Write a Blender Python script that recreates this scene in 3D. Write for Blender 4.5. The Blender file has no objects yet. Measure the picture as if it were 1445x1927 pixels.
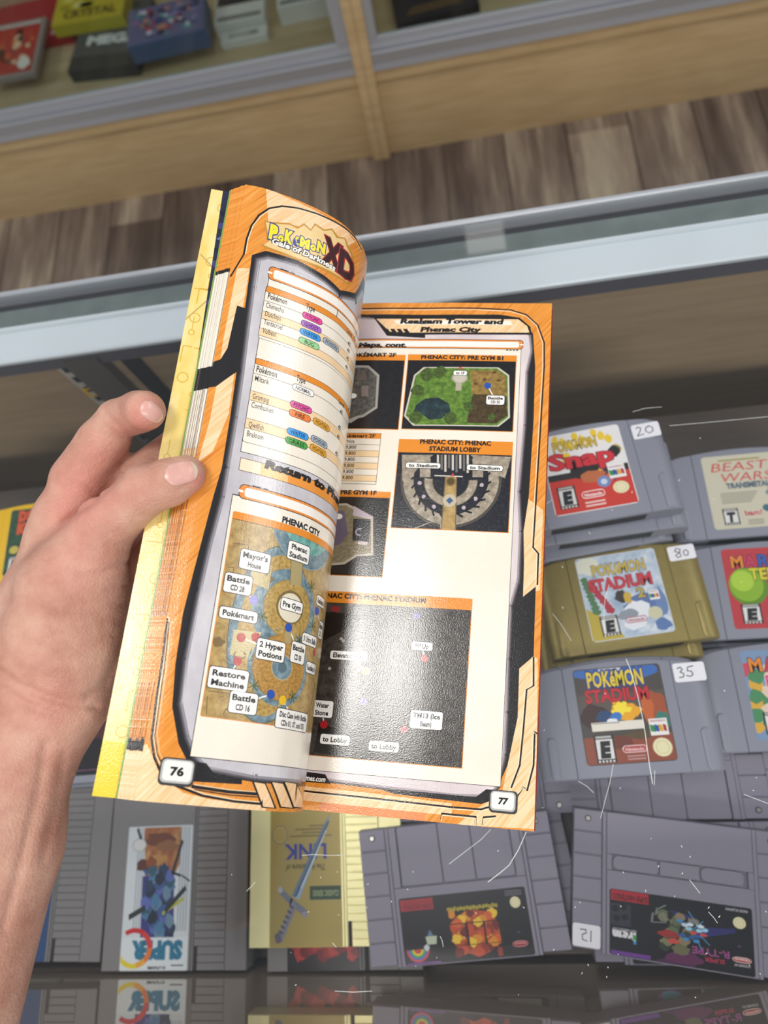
import bpy, bmesh, math, random
import numpy as np
from mathutils import Vector, Matrix
from mathutils.geometry import tessellate_polygon
random.seed(7)
S = bpy.context.scene
COL = S.collection
# ------------------------------------------------------------ camera, world, lights, exposure
F_PX, CX, CY, CAM_Z = 1285.0, 722.5, 963.5, 0.62
MR = np.array([[0.9854920940693401, -0.04767728977777708, -0.1628871037445037],
               [0.09962523619972752, 0.9394947824237718, 0.32775656532044956],
               [-0.13740503935072887, 0.33922917008706, -0.9306145417534959]])   # rows: right, up, forward
cam_d = bpy.data.cameras.new('camera'); cam = bpy.data.objects.new('camera', cam_d); COL.objects.link(cam)
cam_d.sensor_fit = 'VERTICAL'; cam_d.sensor_height = 36; cam_d.sensor_width = 27
cam_d.lens = F_PX / 1927 * 36
cam_d.clip_start = .01
mw = Matrix(((MR[0][0], MR[1][0], -MR[2][0], 0), (MR[0][1], MR[1][1], -MR[2][1], 0), (MR[0][2], MR[1][2], -MR[2][2], CAM_Z), (0, 0, 0, 1)))
cam.matrix_world = mw
cam_d.dof.use_dof = True; cam_d.dof.focus_distance = .325; cam_d.dof.aperture_fstop = 8.0
S.camera = cam
W = bpy.data.worlds.new('shop_ambient'); S.world = W; W.use_nodes = True
W.node_tree.nodes['Background'].inputs[0].default_value = (.80, .86, .93, 1)
W.node_tree.nodes['Background'].inputs[1].default_value = .42

def area(name, x, y, z, sx, sy, power, col=(1, .97, .92)):
    l = bpy.data.lights.new(name, 'AREA'); l.shape = 'RECTANGLE'; l.size = sx; l.size_y = sy; l.energy = power; l.color = col
    o = bpy.data.objects.new(name, l); COL.objects.link(o); o.location = (x, y, z)
    return o
area('ceiling_light', -.30, .10, 2.1, .46, .50, 16)
area('ceiling_light', -3.0, .5, 2.1, .7, 1.8, 36)
area('ceiling_light', 2.1, .6, 2.1, .7, 1.8, 30)
area('ceiling_light', .14, 2.12, 2.1, .16, .30, .35)
area('ceiling_light', -.6, 3.3, 2.1, 1.6, .5, 26)
area('ceiling_light', .5, -2.1, 2.1, 1.8, .6, 74)
S.view_settings.view_transform = 'Standard'; S.view_settings.look = 'None'
S.view_settings.gamma = 1; S.view_settings.use_curve_mapping = False
S.view_settings.exposure = -.08

def ray(px, py):
    return MR.T @ np.array([(px - CX) / F_PX, -(py - CY) / F_PX, 1.0])
def at_z(px, py, z):
    r = ray(px, py); return r * (z - CAM_Z) / r[2] + np.array([0, 0, CAM_Z])
def at_y(px, py, y):
    r = ray(px, py); return r * y / r[1] + np.array([0, 0, CAM_Z])
def proj(P):
    q = MR @ (np.asarray(P) - np.array([0, 0, CAM_Z])); return q[0] / q[2] * F_PX + CX, -q[1] / q[2] * F_PX + CY

# ------------------------------------------------------------ materials
def lin(c):
    if isinstance(c, str): c = [int(c[i:i + 2], 16) / 255 for i in (0, 2, 4)]
    elif max(c) > 1: c = [x / 255 for x in c]
    return tuple((x / 12.92 if x <= .04045 else ((x + .055) / 1.055) ** 2.4) for x in c) + (1,)
MC = {}
class NT:
    def __init__(s, name):
        s.m = bpy.data.materials.new(name); s.m.use_nodes = True; s.t = s.m.node_tree; s.b = s.t.nodes['Principled BSDF']
    def n(s, ty, **k):
        o = s.t.nodes.new(ty)
        for a, v in k.items():
            if a in o.inputs.keys(): o.inputs[a].default_value = v
            else: setattr(o, a, v)
        return o
    def l(s, a, b): s.t.links.new(a, b)
    def coord(s, kind='Object', scale=(1, 1, 1), rot=0):
        tc = s.n('ShaderNodeTexCoord'); mp = s.n('ShaderNodeMapping'); mp.inputs['Scale'].default_value = scale
        src = tc.outputs[kind]
        if rot:
            m0 = s.n('ShaderNodeMapping'); m0.inputs['Rotation'].default_value = (0, 0, rot); s.l(src, m0.inputs[0]); src = m0.outputs[0]
        s.l(src, mp.inputs[0]); return mp.outputs[0]
    def ramp(s, src, stops):
        r = s.n('ShaderNodeValToRGB'); e = r.color_ramp.elements
        while len(e) < len(stops): e.new(.5)
        for i, (p, c) in enumerate(stops): e[i].position = p; e[i].color = lin(c)
        s.l(src, r.inputs[0]); return r.outputs[0]
    def noise(s, vec, sc, det=3, rough=.5):
        o = s.n('ShaderNodeTexNoise'); o.inputs['Scale'].default_value = sc; o.inputs['Detail'].default_value = det; o.inputs['Roughness'].default_value = rough
        s.l(vec, o.inputs['Vector']); return o.outputs[0]
    def bump(s, src, st, dist=.001):
        o = s.n('ShaderNodeBump'); o.inputs['Strength'].default_value = st; o.inputs['Distance'].default_value = dist
        s.l(src, o.inputs['Height']); s.l(o.outputs[0], s.b.inputs['Normal'])
def mat(name, c, rough=.5, metal=0, spec=.5, bump=0, bscale=900, var=0):
    if name in MC: return MC[name]
    t = NT(name); b = t.b; b.inputs['Base Color'].default_value = lin(c); b.inputs['Roughness'].default_value = rough
    b.inputs['Metallic'].default_value = metal; b.inputs['Specular IOR Level'].default_value = spec
    if bump or var:
        v = t.coord('Object'); n = t.noise(v, bscale, 2)
        if bump: t.bump(n, bump, .0006)
        if var:
            n2 = t.noise(v, bscale * .12, 4); cc = lin(c)
            mx = t.n('ShaderNodeMix', data_type='RGBA'); mx.inputs[6].default_value = tuple(x * (1 - var) for x in cc[:3]) + (1,)
            mx.inputs[7].default_value = tuple(min(1, x * (1 + var)) for x in cc[:3]) + (1,)
            t.l(n2, mx.inputs[0]); t.l(mx.outputs[2], b.inputs['Base Color'])
    MC[name] = t.m; return t.m
def ink(c, glossy=True):
    """printed ink on coated paper"""
    key = 'ink_' + (c if isinstance(c, str) else '%02x%02x%02x' % tuple(c)) + ('' if glossy else '_label')
    if key in MC: return MC[key]
    t = NT(key); b = t.b; b.inputs['Base Color'].default_value = lin(c)
    if glossy:
        b.inputs['Roughness'].default_value = .17; b.inputs['Specular IOR Level'].default_value = .85
        v = t.coord('UV'); n = t.noise(v, 1500, 2); t.bump(n, .7, .00009)
    else:
        b.inputs['Roughness'].default_value = .3
    MC[key] = t.m; return t.m
def picture(name, stops, scale, glossy=True, stretch=(1, 1, 1), rot=0, detail=5, rgh=.6):
    """printed picture area: several inks mixed by noise in the print's own coordinates"""
    if name in MC: return MC[name]
    t = NT(name); v = t.coord('UV', stretch, rot); n = t.noise(v, scale, detail, rgh)
    t.l(t.ramp(n, stops), t.b.inputs['Base Color']); t.b.inputs['Roughness'].default_value = .17 if glossy else .3; t.b.inputs['Specular IOR Level'].default_value = .85 if glossy else .5
    if glossy:
        v2 = t.coord('UV'); n2 = t.noise(v2, 1500, 2); t.bump(n2, .7, .00009)
    MC[name] = t.m; return t.m
P_ORANGE = picture('print_orange_streaks', [(.28, 'C2701E'), (.44, 'DE8A2E'), (.6, 'E89A42'), (.8, 'F2B870')], 170, stretch=(.18, 5, 1), rot=math.radians(-52))
P_PEACH = picture('print_peach_streaks', [(.3, 'EDB070'), (.5, 'F5CC9C'), (.75, 'FBE3C4')], 170, stretch=(.18, 5, 1), rot=math.radians(-52))
P_LAV = picture('print_lavender', [(.3, 'A9A5AC'), (.5, 'C6C1C6'), (.7, 'E0DCDE')], 30, stretch=(1, .5, 1))
P_LAVP = picture('print_pinkish_grey', [(.3, 'C9B9BE'), (.5, 'D8CACC'), (.7, 'E8DEDC')], 30, stretch=(1, .5, 1))
P_TAN = picture('print_sand', [(.3, '8F7346'), (.5, 'AE9058'), (.7, 'C3A76E')], 260)
P_TAN2 = picture('print_gold_sand', [(.3, '8E6E33'), (.5, 'B3924F'), (.7, 'C9AB66')], 600)
P_BLUE = picture('print_canal', [(.3, '4E6470'), (.5, '6F8792'), (.7, '93A6A8')], 350)
P_TEAL = picture('print_teal', [(.3, '4C8583'), (.5, '6FA8A0'), (.7, '9CC3B6')], 300)
P_BLACK = picture('print_black_room', [(.3, '0B0A0C'), (.6, '191619'), (.8, '2A2526')], 300)
P_GREY = picture('print_grey_room', [(.3, '3B3A38'), (.5, '55534F'), (.7, '75726B')], 420)
P_STONE = picture('print_stone', [(.3, '7C7060'), (.5, '9D9180'), (.7, 'BDB2A0')], 320)
P_ARENA = picture('print_arena', [(.3, '231F1D'), (.5, '3B3532'), (.7, '4E4742')], 220)
P_GRASS = picture('print_grass', [(.3, '3B5A1C'), (.5, '587B2A'), (.7, '7A9A3D')], 380)
P_DIRT = picture('print_dirt', [(.3, '6B5428'), (.5, '8C7038'), (.7, 'A88C4D')], 380)
P_DDIRT = picture('print_dark_dirt', [(.3, '2F2413'), (.5, '46371E'), (.7, '5D4A2A')], 380)
P_TREE = picture('print_tree', [(.3, '2A3A14'), (.5, '41561F'), (.7, '5F7430')], 700)
P_POND = picture('print_pond', [(.3, '101C22'), (.5, '1D3034'), (.7, '2F4A4A')], 300)
P_YEL = picture('print_yellow_sheet', [(.3, 'E2C25C'), (.5, 'ECD382'), (.72, 'F3E4B2')], 34, stretch=(2.5, .7, 1))

# ------------------------------------------------------------ naming helpers
def tag(o, label=None, cat=None, group=None, kind=None):
    if label: o['label'] = label
    if cat: o['category'] = cat
    if group: o['group'] = group
    if kind: o['kind'] = kind
    return o
def empty(name, loc=(0, 0, 0), rz=0, label=None, cat=None, group=None):
    o = bpy.data.objects.new(name, None); COL.objects.link(o); o.location = loc; o.rotation_euler = (0, 0, rz); o.empty_display_size = .02
    return tag(o, label, cat, group)

class MB:
    """collects faces with materials, then links them as one mesh object"""
    def __init__(s): s.v = []; s.f = []; s.m = []; s.mats = []; s.uv = []
    def mi(s, m):
        if m not in s.mats: s.mats.append(m)
        return s.mats.index(m)
    def add(s, vs, fs, m, uvs=None):
        b = len(s.v); s.v += [tuple(map(float, p)) for p in vs]; i = s.mi(m)
        s.uv += (list(uvs) if uvs is not None else [(p[0], p[1]) for p in vs])
        for f in fs: s.f.append(tuple(b + k for k in f)); s.m.append(i)
    def prism(s, pts, z0, z1, m, mside=None):
        n = len(pts); vs = [(x, y, z0) for x, y in pts] + [(x, y, z1) for x, y in pts]
        s.add(vs, [tuple(range(n - 1, -1, -1)), tuple(range(n, 2 * n))], m)
        s.add(vs, [(i, (i + 1) % n, n + (i + 1) % n, n + i) for i in range(n)], mside or m)
    def bprism(s, pts, z0, z1, m, bev=.0006):
        """prism whose upper rim is chamfered twice"""
        c = np.mean(pts, axis=0); n = len(pts); P = np.array(pts, float)
        def inset(d):
            out = []
            for i in range(n):
                a, b, c2 = P[i - 1], P[i], P[(i + 1) % n]
                e1 = (b - a) / (np.linalg.norm(b - a) + 1e-12); e2 = (c2 - b) / (np.linalg.norm(c2 - b) + 1e-12)
                n1 = np.array([-e1[1], e1[0]]); n2 = np.array([-e2[1], e2[0]]); q = n1 + n2; q /= max(.35, np.dot(q, q) / 2)
                out.append(b + q * d)
            return out
        rings = [(0, z0), (0, z1 - bev), (bev * .3, z1 - bev * .3), (bev, z1)]
        vs = []; fs = []
        for d, z in rings: vs += [(p[0], p[1], z) for p in inset(d)]
        for k in range(3):
            for i in range(n): fs.append((k * n + i, k * n + (i + 1) % n, (k + 1) * n + (i + 1) % n, (k + 1) * n + i))
        fs += [tuple(range(3 * n, 4 * n)), tuple(range(n - 1, -1, -1))]
        s.add(vs, fs, m)
    def box(s, x0, x1, y0, y1, z0, z1, m): s.prism([(x0, y0), (x1, y0), (x1, y1), (x0, y1)], z0, z1, m)
    def bbox(s, x0, x1, y0, y1, z0, z1, m, bev=.0005): s.bprism([(x0, y0), (x1, y0), (x1, y1), (x0, y1)], z0, z1, m, bev)
    def build(s, name, parent=None, label=None, smooth=False, kind=None):
        me = bpy.data.meshes.new(name); me.from_pydata(s.v, [], s.f)
        for m in s.mats: me.materials.append(m)
        me.polygons.foreach_set('material_index', s.m)
        uvl = me.uv_layers.new(name='UVMap')
        li = np.zeros(len(me.loops), np.int32); me.loops.foreach_get('vertex_index', li)
        uvl.data.foreach_set('uv', np.array(s.uv, np.float32)[li].ravel())
        if smooth: me.polygons.foreach_set('use_smooth', [True] * len(me.polygons))
        me.update()
        o = bpy.data.objects.new(name, me); COL.objects.link(o)
        if parent: o.parent = parent
        if label: o['label'] = label
        if kind: o['kind'] = kind
        return o
def rr(x0, y0, x1, y1, r, n=5):
    r = min(r, abs(x1 - x0) / 2, abs(y1 - y0) / 2); out = []
    for cx, cy, a in ((x1 - r, y0 + r, -90), (x1 - r, y1 - r, 0), (x0 + r, y1 - r, 90), (x0 + r, y0 + r, 180)):
        for k in range(n + 1):
            t = math.radians(a + 90 * k / n); out.append((cx + r * math.cos(t), cy + r * math.sin(t)))
    return out
def circ(cx, cy, rx, ry=None, n=28, a0=0, a1=360):
    ry = ry or rx
    return [(cx + rx * math.cos(math.radians(a0 + (a1 - a0) * k / n)), cy + ry * math.sin(math.radians(a0 + (a1 - a0) * k / n))) for k in range(n + (0 if a1 - a0 == 360 else 1))]
def blobpts(cx, cy, rx, ry, seed, n=15, j=.35):
    q = random.Random(seed)
    return [(cx + rx * (1 - j * q.random()) * math.cos(6.2832 * k / n), cy + ry * (1 - j * q.random()) * math.sin(6.2832 * k / n)) for k in range(n)]

TXT = {}
def text_mesh(s, bold=0.0, shear=0.0):
    k = (s, bold, shear)
    if k not in TXT:
        c = bpy.data.curves.new('t', 'FONT'); c.body = s; c.size = 1; c.offset = bold; c.shear = shear; c.resolution_u = 2; c.fill_mode = 'FRONT'
        o = bpy.data.objects.new('t', c); COL.objects.link(o)
        dg = bpy.context.evaluated_depsgraph_get(); me = o.evaluated_get(dg).to_mesh()
        V = [(v.co.x, v.co.y) for v in me.vertices]; Fs = [tuple(p.vertices) for p in me.polygons]
        o.evaluated_get(dg).to_mesh_clear(); bpy.data.objects.remove(o); bpy.data.curves.remove(c)
        # drop slivers, face up
        TXT[k] = (V, Fs)
    return TXT[k]

class Art:
    """flat printed artwork (polygons, strokes, lettering) in millimetres on a part's own surface"""
    def __init__(s): s.it = []
    def poly(s, pts, m, L): s.it.append(([tuple(p) for p in pts], None, m, L))
    def rect(s, x0, y0, x1, y1, m, L): s.poly([(x0, y0), (x1, y0), (x1, y1), (x0, y1)], m, L)
    def rrect(s, x0, y0, x1, y1, r, m, L): s.poly(rr(x0, y0, x1, y1, r), m, L)
    def line(s, pts, w, m, L):
        for a, b in zip(pts[:-1], pts[1:]):
            a = np.array(a, float); b = np.array(b, float); d = b - a; ln = np.linalg.norm(d)
            if ln < 1e-6: continue
            d /= ln; n = np.array([-d[1], d[0]]) * w / 2; e = d * w * .3
            s.poly([a - n - e, b - n + e, b + n + e, a + n - e], m, L)
    def text(s, t, x, y, h, m, L, w=None, bold=.02, shear=0, rot=0, align='l', outline=None, ow=.05, sx=1):
        """x, y = baseline start (or centre); h = capital height; w = total width"""
        V, Fs = text_mesh(t, bold, shear)
        if not V: return
        xs = [v[0] for v in V]; x0, x1 = min(xs), max(xs)
        sc = h / .70; fx = (w / (x1 - x0)) if w else sc * sx
        ww = (x1 - x0) * fx; ox = {'l': 0, 'c': -ww / 2, 'r': -ww}[align]
        c, sn = math.cos(math.radians(rot)), math.sin(math.radians(rot))
        def tr(v):
            a = (v[0] - x0) * fx + ox; b = v[1] * sc
            if align == 'c': b = b
            return (x + a * c - b * sn, y + a * sn + b * c)
        if outline:
            V2, F2 = text_mesh(t, bold + ow, shear); s.it.append(([tr(v) for v in V2], F2, outline, L - .5))
        s.it.append(([tr(v) for v in V], Fs, m, L))
    def emit(s, mb, fn, eps=.02e-3, clip=None, strip=None, u0=0):
        """fn(x_mm, y_mm, h_m) -> 3D"""
        for pts, Fs, m, L in s.it:
            polys = []
            if Fs is None:
                if len(pts) > 4 or strip:
                    tri = tessellate_polygon([[Vector((p[0], p[1], 0)) for p in pts]]); polys = [[pts[i] for i in t] for t in tri]
                else: polys = [pts]
            else: polys = [[pts[i] for i in f] for f in Fs]
            if clip or strip:
                out = []
                for p in polys:
                    if clip:
                        for ax, sg, val in ((0, 1, clip[0]), (0, -1, -clip[2]), (1, 1, clip[1]), (1, -1, -clip[3])): p = halfp(p, ax, sg, val)
                    if len(p) < 3: continue
                    if strip:
                        a = min(q[0] for q in p); b = max(q[0] for q in p); k0 = int(math.floor(a / strip)); k1 = int(math.ceil(b / strip - 1e-9))
                        for k in range(k0, max(k1, k0 + 1)):
                            q = halfp(halfp(p, 0, 1, k * strip), 0, -1, -(k + 1) * strip)
                            if len(q) >= 3: out.append(q)
                    else: out.append(p)
                polys = out
            vs = []; fs = []; uv = []
            for p in polys:
                ar = sum(p[i - 1][0] * p[i][1] - p[i][0] * p[i - 1][1] for i in range(len(p)))
                if abs(ar) < 1e-7: continue
                if ar < 0: p = p[::-1]
                b = len(vs); vs += [fn(q[0], q[1], L * eps) for q in p]; uv += [(q[0] / 1000, q[1] / 1000) for q in p]; fs.append(tuple(range(b, b + len(p))))
            if vs: mb.add(vs, fs, m, uv)
def halfp(p, ax, sg, val):
    out = []
    for i in range(len(p)):
        a, b = p[i - 1], p[i]; da = sg * a[ax] - val; db = sg * b[ax] - val
        if (da >= 0) != (db >= 0):
            t = da / (da - db); out.append((a[0] + (b[0] - a[0]) * t, a[1] + (b[1] - a[1]) * t))
        if db >= 0: out.append(b)
    return out
INK = ink('1A1718'); INKW = ink('F4F0EA')
# ============================================================ structure
def floor_mat():
    t = NT('floor_planks'); v = t.coord('Object', (1 / .16, 1 / 1.2, 1))
    sx = t.n('ShaderNodeSeparateXYZ'); t.l(v, sx.inputs[0])
    fl = t.n('ShaderNodeMath', operation='FLOOR'); t.l(sx.outputs[0], fl.inputs[0])
    # stagger plank ends
    mu = t.n('ShaderNodeMath', operation='MULTIPLY'); t.l(fl.outputs[0], mu.inputs[0]); mu.inputs[1].default_value = .37
    ad = t.n('ShaderNodeMath', operation='ADD'); t.l(sx.outputs[1], ad.inputs[0]); t.l(mu.outputs[0], ad.inputs[1])
    fy = t.n('ShaderNodeMath', operation='FLOOR'); t.l(ad.outputs[0], fy.inputs[0])
    cb = t.n('ShaderNodeCombineXYZ'); t.l(fl.outputs[0], cb.inputs[0]); t.l(fy.outputs[0], cb.inputs[1])
    wn = t.n('ShaderNodeTexWhiteNoise'); t.l(cb.outputs[0], wn.inputs[0])
    v2 = t.coord('Object', (13, 1.6, 1)); n1 = t.noise(v2, 1.0, 6, .6)
    v3 = t.coord('Object', (90, 5, 1)); n2 = t.noise(v3, 1.0, 4, .6)
    a = t.n('ShaderNodeMath', operation='MULTIPLY_ADD'); t.l(wn.outputs[0], a.inputs[0]); a.inputs[1].default_value = .28; 
    b = t.n('ShaderNodeMath', operation='MULTIPLY_ADD'); t.l(n2, b.inputs[0]); b.inputs[1].default_value = .28; t.l(n1, b.inputs[2])
    t.l(b.outputs[0], a.inputs[2])
    col = t.ramp(a.outputs[0], [(.48, '40352F'), (.68, '5C4E46'), (.84, '7C6C60'), (1.0, 'A89A86')])
    # seams
    fr = t.n('ShaderNodeMath', operation='FRACT'); t.l(sx.outputs[0], fr.inputs[0])
    lt = t.n('ShaderNodeMath', operation='LESS_THAN'); t.l(fr.outputs[0], lt.inputs[0]); lt.inputs[1].default_value = .025
    mx = t.n('ShaderNodeMix', data_type='RGBA'); t.l(lt.outputs[0], mx.inputs[0]); t.l(col, mx.inputs[6]); mx.inputs[7].default_value = lin('2E2622')
    t.l(mx.outputs[2], t.b.inputs['Base Color']); t.b.inputs['Roughness'].default_value = .5
    return t.m
FL_Z = -.80
mb = MB(); mb.box(-3.2, 3.2, -1.2, 3.6, FL_Z - .02, FL_Z, floor_mat()); mb.build('floor', kind='structure')

def wood_mat(name, c1, c2, c3, rot=0, rough=.42):
    t = NT(name); v = t.coord('Object', (3.0, 14, 30), rot); n = t.noise(v, 2.2, 6, .62)
    t.l(t.ramp(n, [(.3, c1), (.5, c2), (.72, c3)]), t.b.inputs['Base Color']); t.b.inputs['Roughness'].default_value = rough
    return t.m
WOOD = wood_mat('maple_laminate', 'B99C72', 'C5AA80', 'CFB58C')
WOODD = wood_mat('case_inner_laminate', 'A89070', 'B39C7A', 'BEA684')
SHELF = wood_mat('shelf_dark_laminate', '3C342C', '4A4138', '574D42')
ALU = mat('brushed_aluminium', 'BFC2C8', .38, .6, bump=.1, bscale=700)
ALUL = mat('anodised_rail', 'D2DDE1', .33, .1, var=.05, bscale=120)
ALUG = mat('rail_underside_grey', '6E6E76', .5, .3)
DARKM = mat('dark_channel', '2A2A2C', .5, .2)
EDGEM = mat('glass_edge_green', '6A7672', .35, .1, var=.25, bscale=500)

def glass_mat(name, tint, refl_rough=.02, veil=0):
    t = NT(name); t.t.nodes.remove(t.b)
    tr = t.n('ShaderNodeBsdfTransparent'); tr.inputs[0].default_value = lin(tint)
    gl = t.n('ShaderNodeBsdfGlossy'); gl.inputs['Roughness'].default_value = refl_rough
    fr = t.n('ShaderNodeFresnel'); ge = t.n('ShaderNodeNewGeometry'); mr = t.n('ShaderNodeMapRange'); mr.inputs['To Min'].default_value = 1.5; mr.inputs['To Max'].default_value = 1 / 1.5; t.l(ge.outputs['Backfacing'], mr.inputs[0]); t.l(mr.outputs[0], fr.inputs[0])
    mx = t.n('ShaderNodeMixShader'); t.l(fr.outputs[0], mx.inputs[0]); t.l(tr.outputs[0], mx.inputs[1]); t.l(gl.outputs[0], mx.inputs[2])
    t.l(mx.outputs[0], t.t.nodes['Material Output'].inputs[0]); return t.m
GLASS = glass_mat('counter_glass', 'FCFCFD')
GLASS2 = glass_mat('cabinet_glass', 'E6ECEC')
SCR = mat('scratch_white', 'E8ECEA', .6)

# ============================================================ near counter (glass display case)
YW = .375
case = empty('display_counter', (0, .1, FL_Z), label='glass-topped display counter with pale aluminium rail, holding many game cartridges', cat='display counter')
case_off = Vector((0, .1, FL_Z))
def cbuild(mb, name, label=None, kind=None, parent=None):
    o = mb.build(name, parent or case, label, kind=kind)
    if not parent: o.location = -case_off
    return o
X0, X1 = -.95, .85
# rail profile extruded along x
def extr(prof, x0, x1, m, mb):
    n = len(prof); vs = [(x0, y, z) for y, z in prof] + [(x1, y, z) for y, z in prof]
    mb.add(vs, [tuple(range(n)), tuple(range(2 * n - 1, n - 1, -1))] + [(i, n + i, n + (i + 1) % n, (i + 1) % n) for i in range(n)], m)
mb = MB()
extr([(.3985, .150), (.4035, .150), (.4035, .177), (.402, .1785), (.3995, .1785), (.3985, .177)], X0, X1, ALU, mb)     # outer lip
extr([(.392, .150), (.3985, .150), (.3985, .164), (.392, .164)], X0, X1, DARKM, mb)                                   # black gasket
extr([(.3745, .160), (.3925, .160), (.3925, .1645), (.3745, .1645)], X0, X1, EDGEM, mb)                                   # dusty ledge under the glass
extr([(.3700, .157), (.3745, .157), (.3745, .1650), (.3735, .1665), (.3712, .1665), (.3700, .1645)], X0, X1, ALUL, mb)   # raised bead
extr([(.3395, .1585), (.3405, .157), (.3712, .157), (.3712, .1628), (.3412, .1628), (.3395, .1615)], X0, X1, ALUL, mb)       # wide flange
cbuild(mb, 'top_rail')
mb = MB(); extr([(.366, .106), (.3725, .106), (.3725, .157), (.366, .157)], X0, X1, ALUG, mb)
q = random.Random(3)                                              # small printed safety note, two lines of tiny dark characters
for row, zz in ((0, .133), (1, .1255)):
    x = -.372
    while x < -.255:
        w = q.choice([.0012, .0016, .002]); mb.add([(x, .3658, zz), (x + w, .3658, zz), (x + w, .3658, zz + .003), (x, .3658, zz + .003)], [(0, 1, 2, 3)], DARKM); x += w + q.choice([.0008, .0008, .003])
cbuild(mb, 'rail_header', 'grey header strip with a small two-line printed note')
mb = MB(); mb.bbox(X0, X1, YW, YW + .016, -.30, .150, WOODD); cbuild(mb, 'front_panel')
mb = MB(); mb.bbox(X0, X1, YW + .002, YW + .018, FL_Z, -.302, WOOD); cbuild(mb, 'lower_panel')
mb = MB(); mb.bbox(X0, X1, -.148, .295, -.018, 0, SHELF, .001); cbuild(mb, 'shelf')
# glass top with scratches
mb = MB(); mb.box(X0, X1, -.30, .397, .1715, .1765, GLASS)
def scratch(pts, w=.00025):
    P = [at_z(x, y, .1767) for x, y in pts]
    for a, b in zip(P[:-1], P[1:]):
        d = (b - a)[:2]; d = d / np.linalg.norm(d); n = np.array([-d[1], d[0], 0]) * w / 2
        mb.add([a - n, b - n, b + n, a + n], [(0, 1, 2, 3)], SCR)
for pts in ([(1178, 1240), (1187, 1262), (1200, 1310), (1211, 1360), (1218, 1410), (1222, 1440), (1228, 1475)], [(1154, 1438), (1147, 1475), (1140, 1500), (1130, 1540)],
            [(923, 1561), (905, 1580), (872, 1605), (845, 1626)], [(990, 1566), (975, 1600), (958, 1628), (944, 1640), (918, 1660)],
            [(1040, 1155), (1052, 1170), (1062, 1185), (1075, 1206)], [(1146, 1100), (1138, 1130), (1136, 1165), (1140, 1200)], [(1260, 801), (1330, 795), (1445, 784)],
            [(1088, 1470), (1105, 1480), (1117, 1492)], [(1297, 1655), (1306, 1667), (1317, 1681)], [(1333, 1716), (1343, 1727), (1350, 1737)], [(568, 1610), (590, 1608), (620, 1610), (646, 1609)],
            [(464, 1677), (474, 1667), (480, 1660)], [(625, 1774), (633, 1783)], [(828, 1762), (832, 1770), (834, 1782)], [(1002, 970), (1015, 957), (1040, 940)], [(1400, 1495), (1445, 1512)],
            [(1190, 775), (1215, 768), (1245, 766)], [(630, 1865), (665, 1867), (700, 1865)], [(1232, 1450), (1231, 1478)]):
    scratch(pts, .00035 if len(pts) > 4 else .00022)
q = random.Random(5)
for i in range(46):
    x, y = q.uniform(1020, 1440), q.uniform(760, 1880); scratch([(x, y), (x + q.uniform(-3, 3), y + q.uniform(1, 4))], .0003)
for i in range(20):
    x, y = q.uniform(420, 1000), q.uniform(1600, 1880); scratch([(x, y), (x + q.uniform(-3, 3), y + q.uniform(1, 3))], .0003)
cbuild(mb, 'glass_top', 'clear glass top with fine white scratches')
# near sliding pane: smoked, strongly reflecting
t = NT('smoked_mirror_glass'); t.t.nodes.remove(t.b)
gl = t.n('ShaderNodeBsdfGlossy'); gl.inputs[0].default_value = (.92, .88, .82, 1); gl.inputs['Roughness'].default_value = .015
df = t.n('ShaderNodeBsdfDiffuse'); df.inputs[0].default_value = lin('A89A88')
mx = t.n('ShaderNodeMixShader'); mx.inputs[0].default_value = .62; t.l(df.outputs[0], mx.inputs[1]); t.l(gl.outputs[0], mx.inputs[2]); t.l(mx.outputs[0], t.t.nodes['Material Output'].inputs[0])
mb = MB(); mb.box(X0, X1, -.156, -.1505, -.30, .165, t.m); cbuild(mb, 'sliding_pane', 'smoked reflective glass pane')
# bottom board and end panels
mb = MB(); mb.bbox(X0, X1, -.15, YW, -.33, -.31, SHELF); cbuild(mb, 'bottom_board')
for x in (X0 - .018, X1):
    mb = MB(); mb.bbox(x, x + .018, -.156, YW + .016, FL_Z, .160, WOOD); cbuild(mb, 'end_panel')
# slotted shelf standard + dark upright beside it
STD = mat('zinc_standard', 'D4D0C4', .4, .2); SLOT = mat('slot_black', '0C0C0C', .8); STK = mat('yellow_sticker', 'E8BE2A', .5)
mb = MB(); xs = -.3895
mb.bbox(xs, xs + .016, YW - .005, YW, -.30, .125, STD)
for k in range(22):
    z = .103 - k * .019; mb.add([(xs + .004, YW - .0052, z - .0105), (xs + .0125, YW - .0052, z - .0105), (xs + .0125, YW - .0052, z), (xs + .004, YW - .0052, z)], [(0, 1, 2, 3)], SLOT)
o = cbuild(mb, 'shelf_standard', 'slotted zinc shelf standard')
for z0, z1 in ((.045, .062), (.106, .1085)):
    mb = MB(); x0, x1 = xs + .0005, xs + .0155; a = xs + .0045; b = xs + .012; y = YW - .0054
    pts = [(x0, z0), (x1, z0), (x1, z1), (x0, z1), (a, z0 + .003), (b, z0 + .003), (b, z1 - .003), (a, z1 - .003)]
    if z1 - z0 > .01: mb.add([(p, y, r) for p, r in pts], [(0, 1, 5, 4), (1, 2, 6, 5), (2, 3, 7, 6), (3, 0, 4, 7)], STK)
    else: mb.add([(p, y, r) for p, r in pts[:4]], [(0, 1, 2, 3)], STK)
    cbuild(mb, 'standard_sticker', 'yellow sticker on the standard')
mb = MB(); mb.bbox(xs + .0165, xs + .052, YW - .012, YW, -.30, .118, mat('upright_grey', '6A665E', .4, .2)); mb.bbox(xs + .068, xs + .082, YW - .008, YW, -.30, .118, DARKM); cbuild(mb, 'upright_channel', 'dark grey upright channel')

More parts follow.
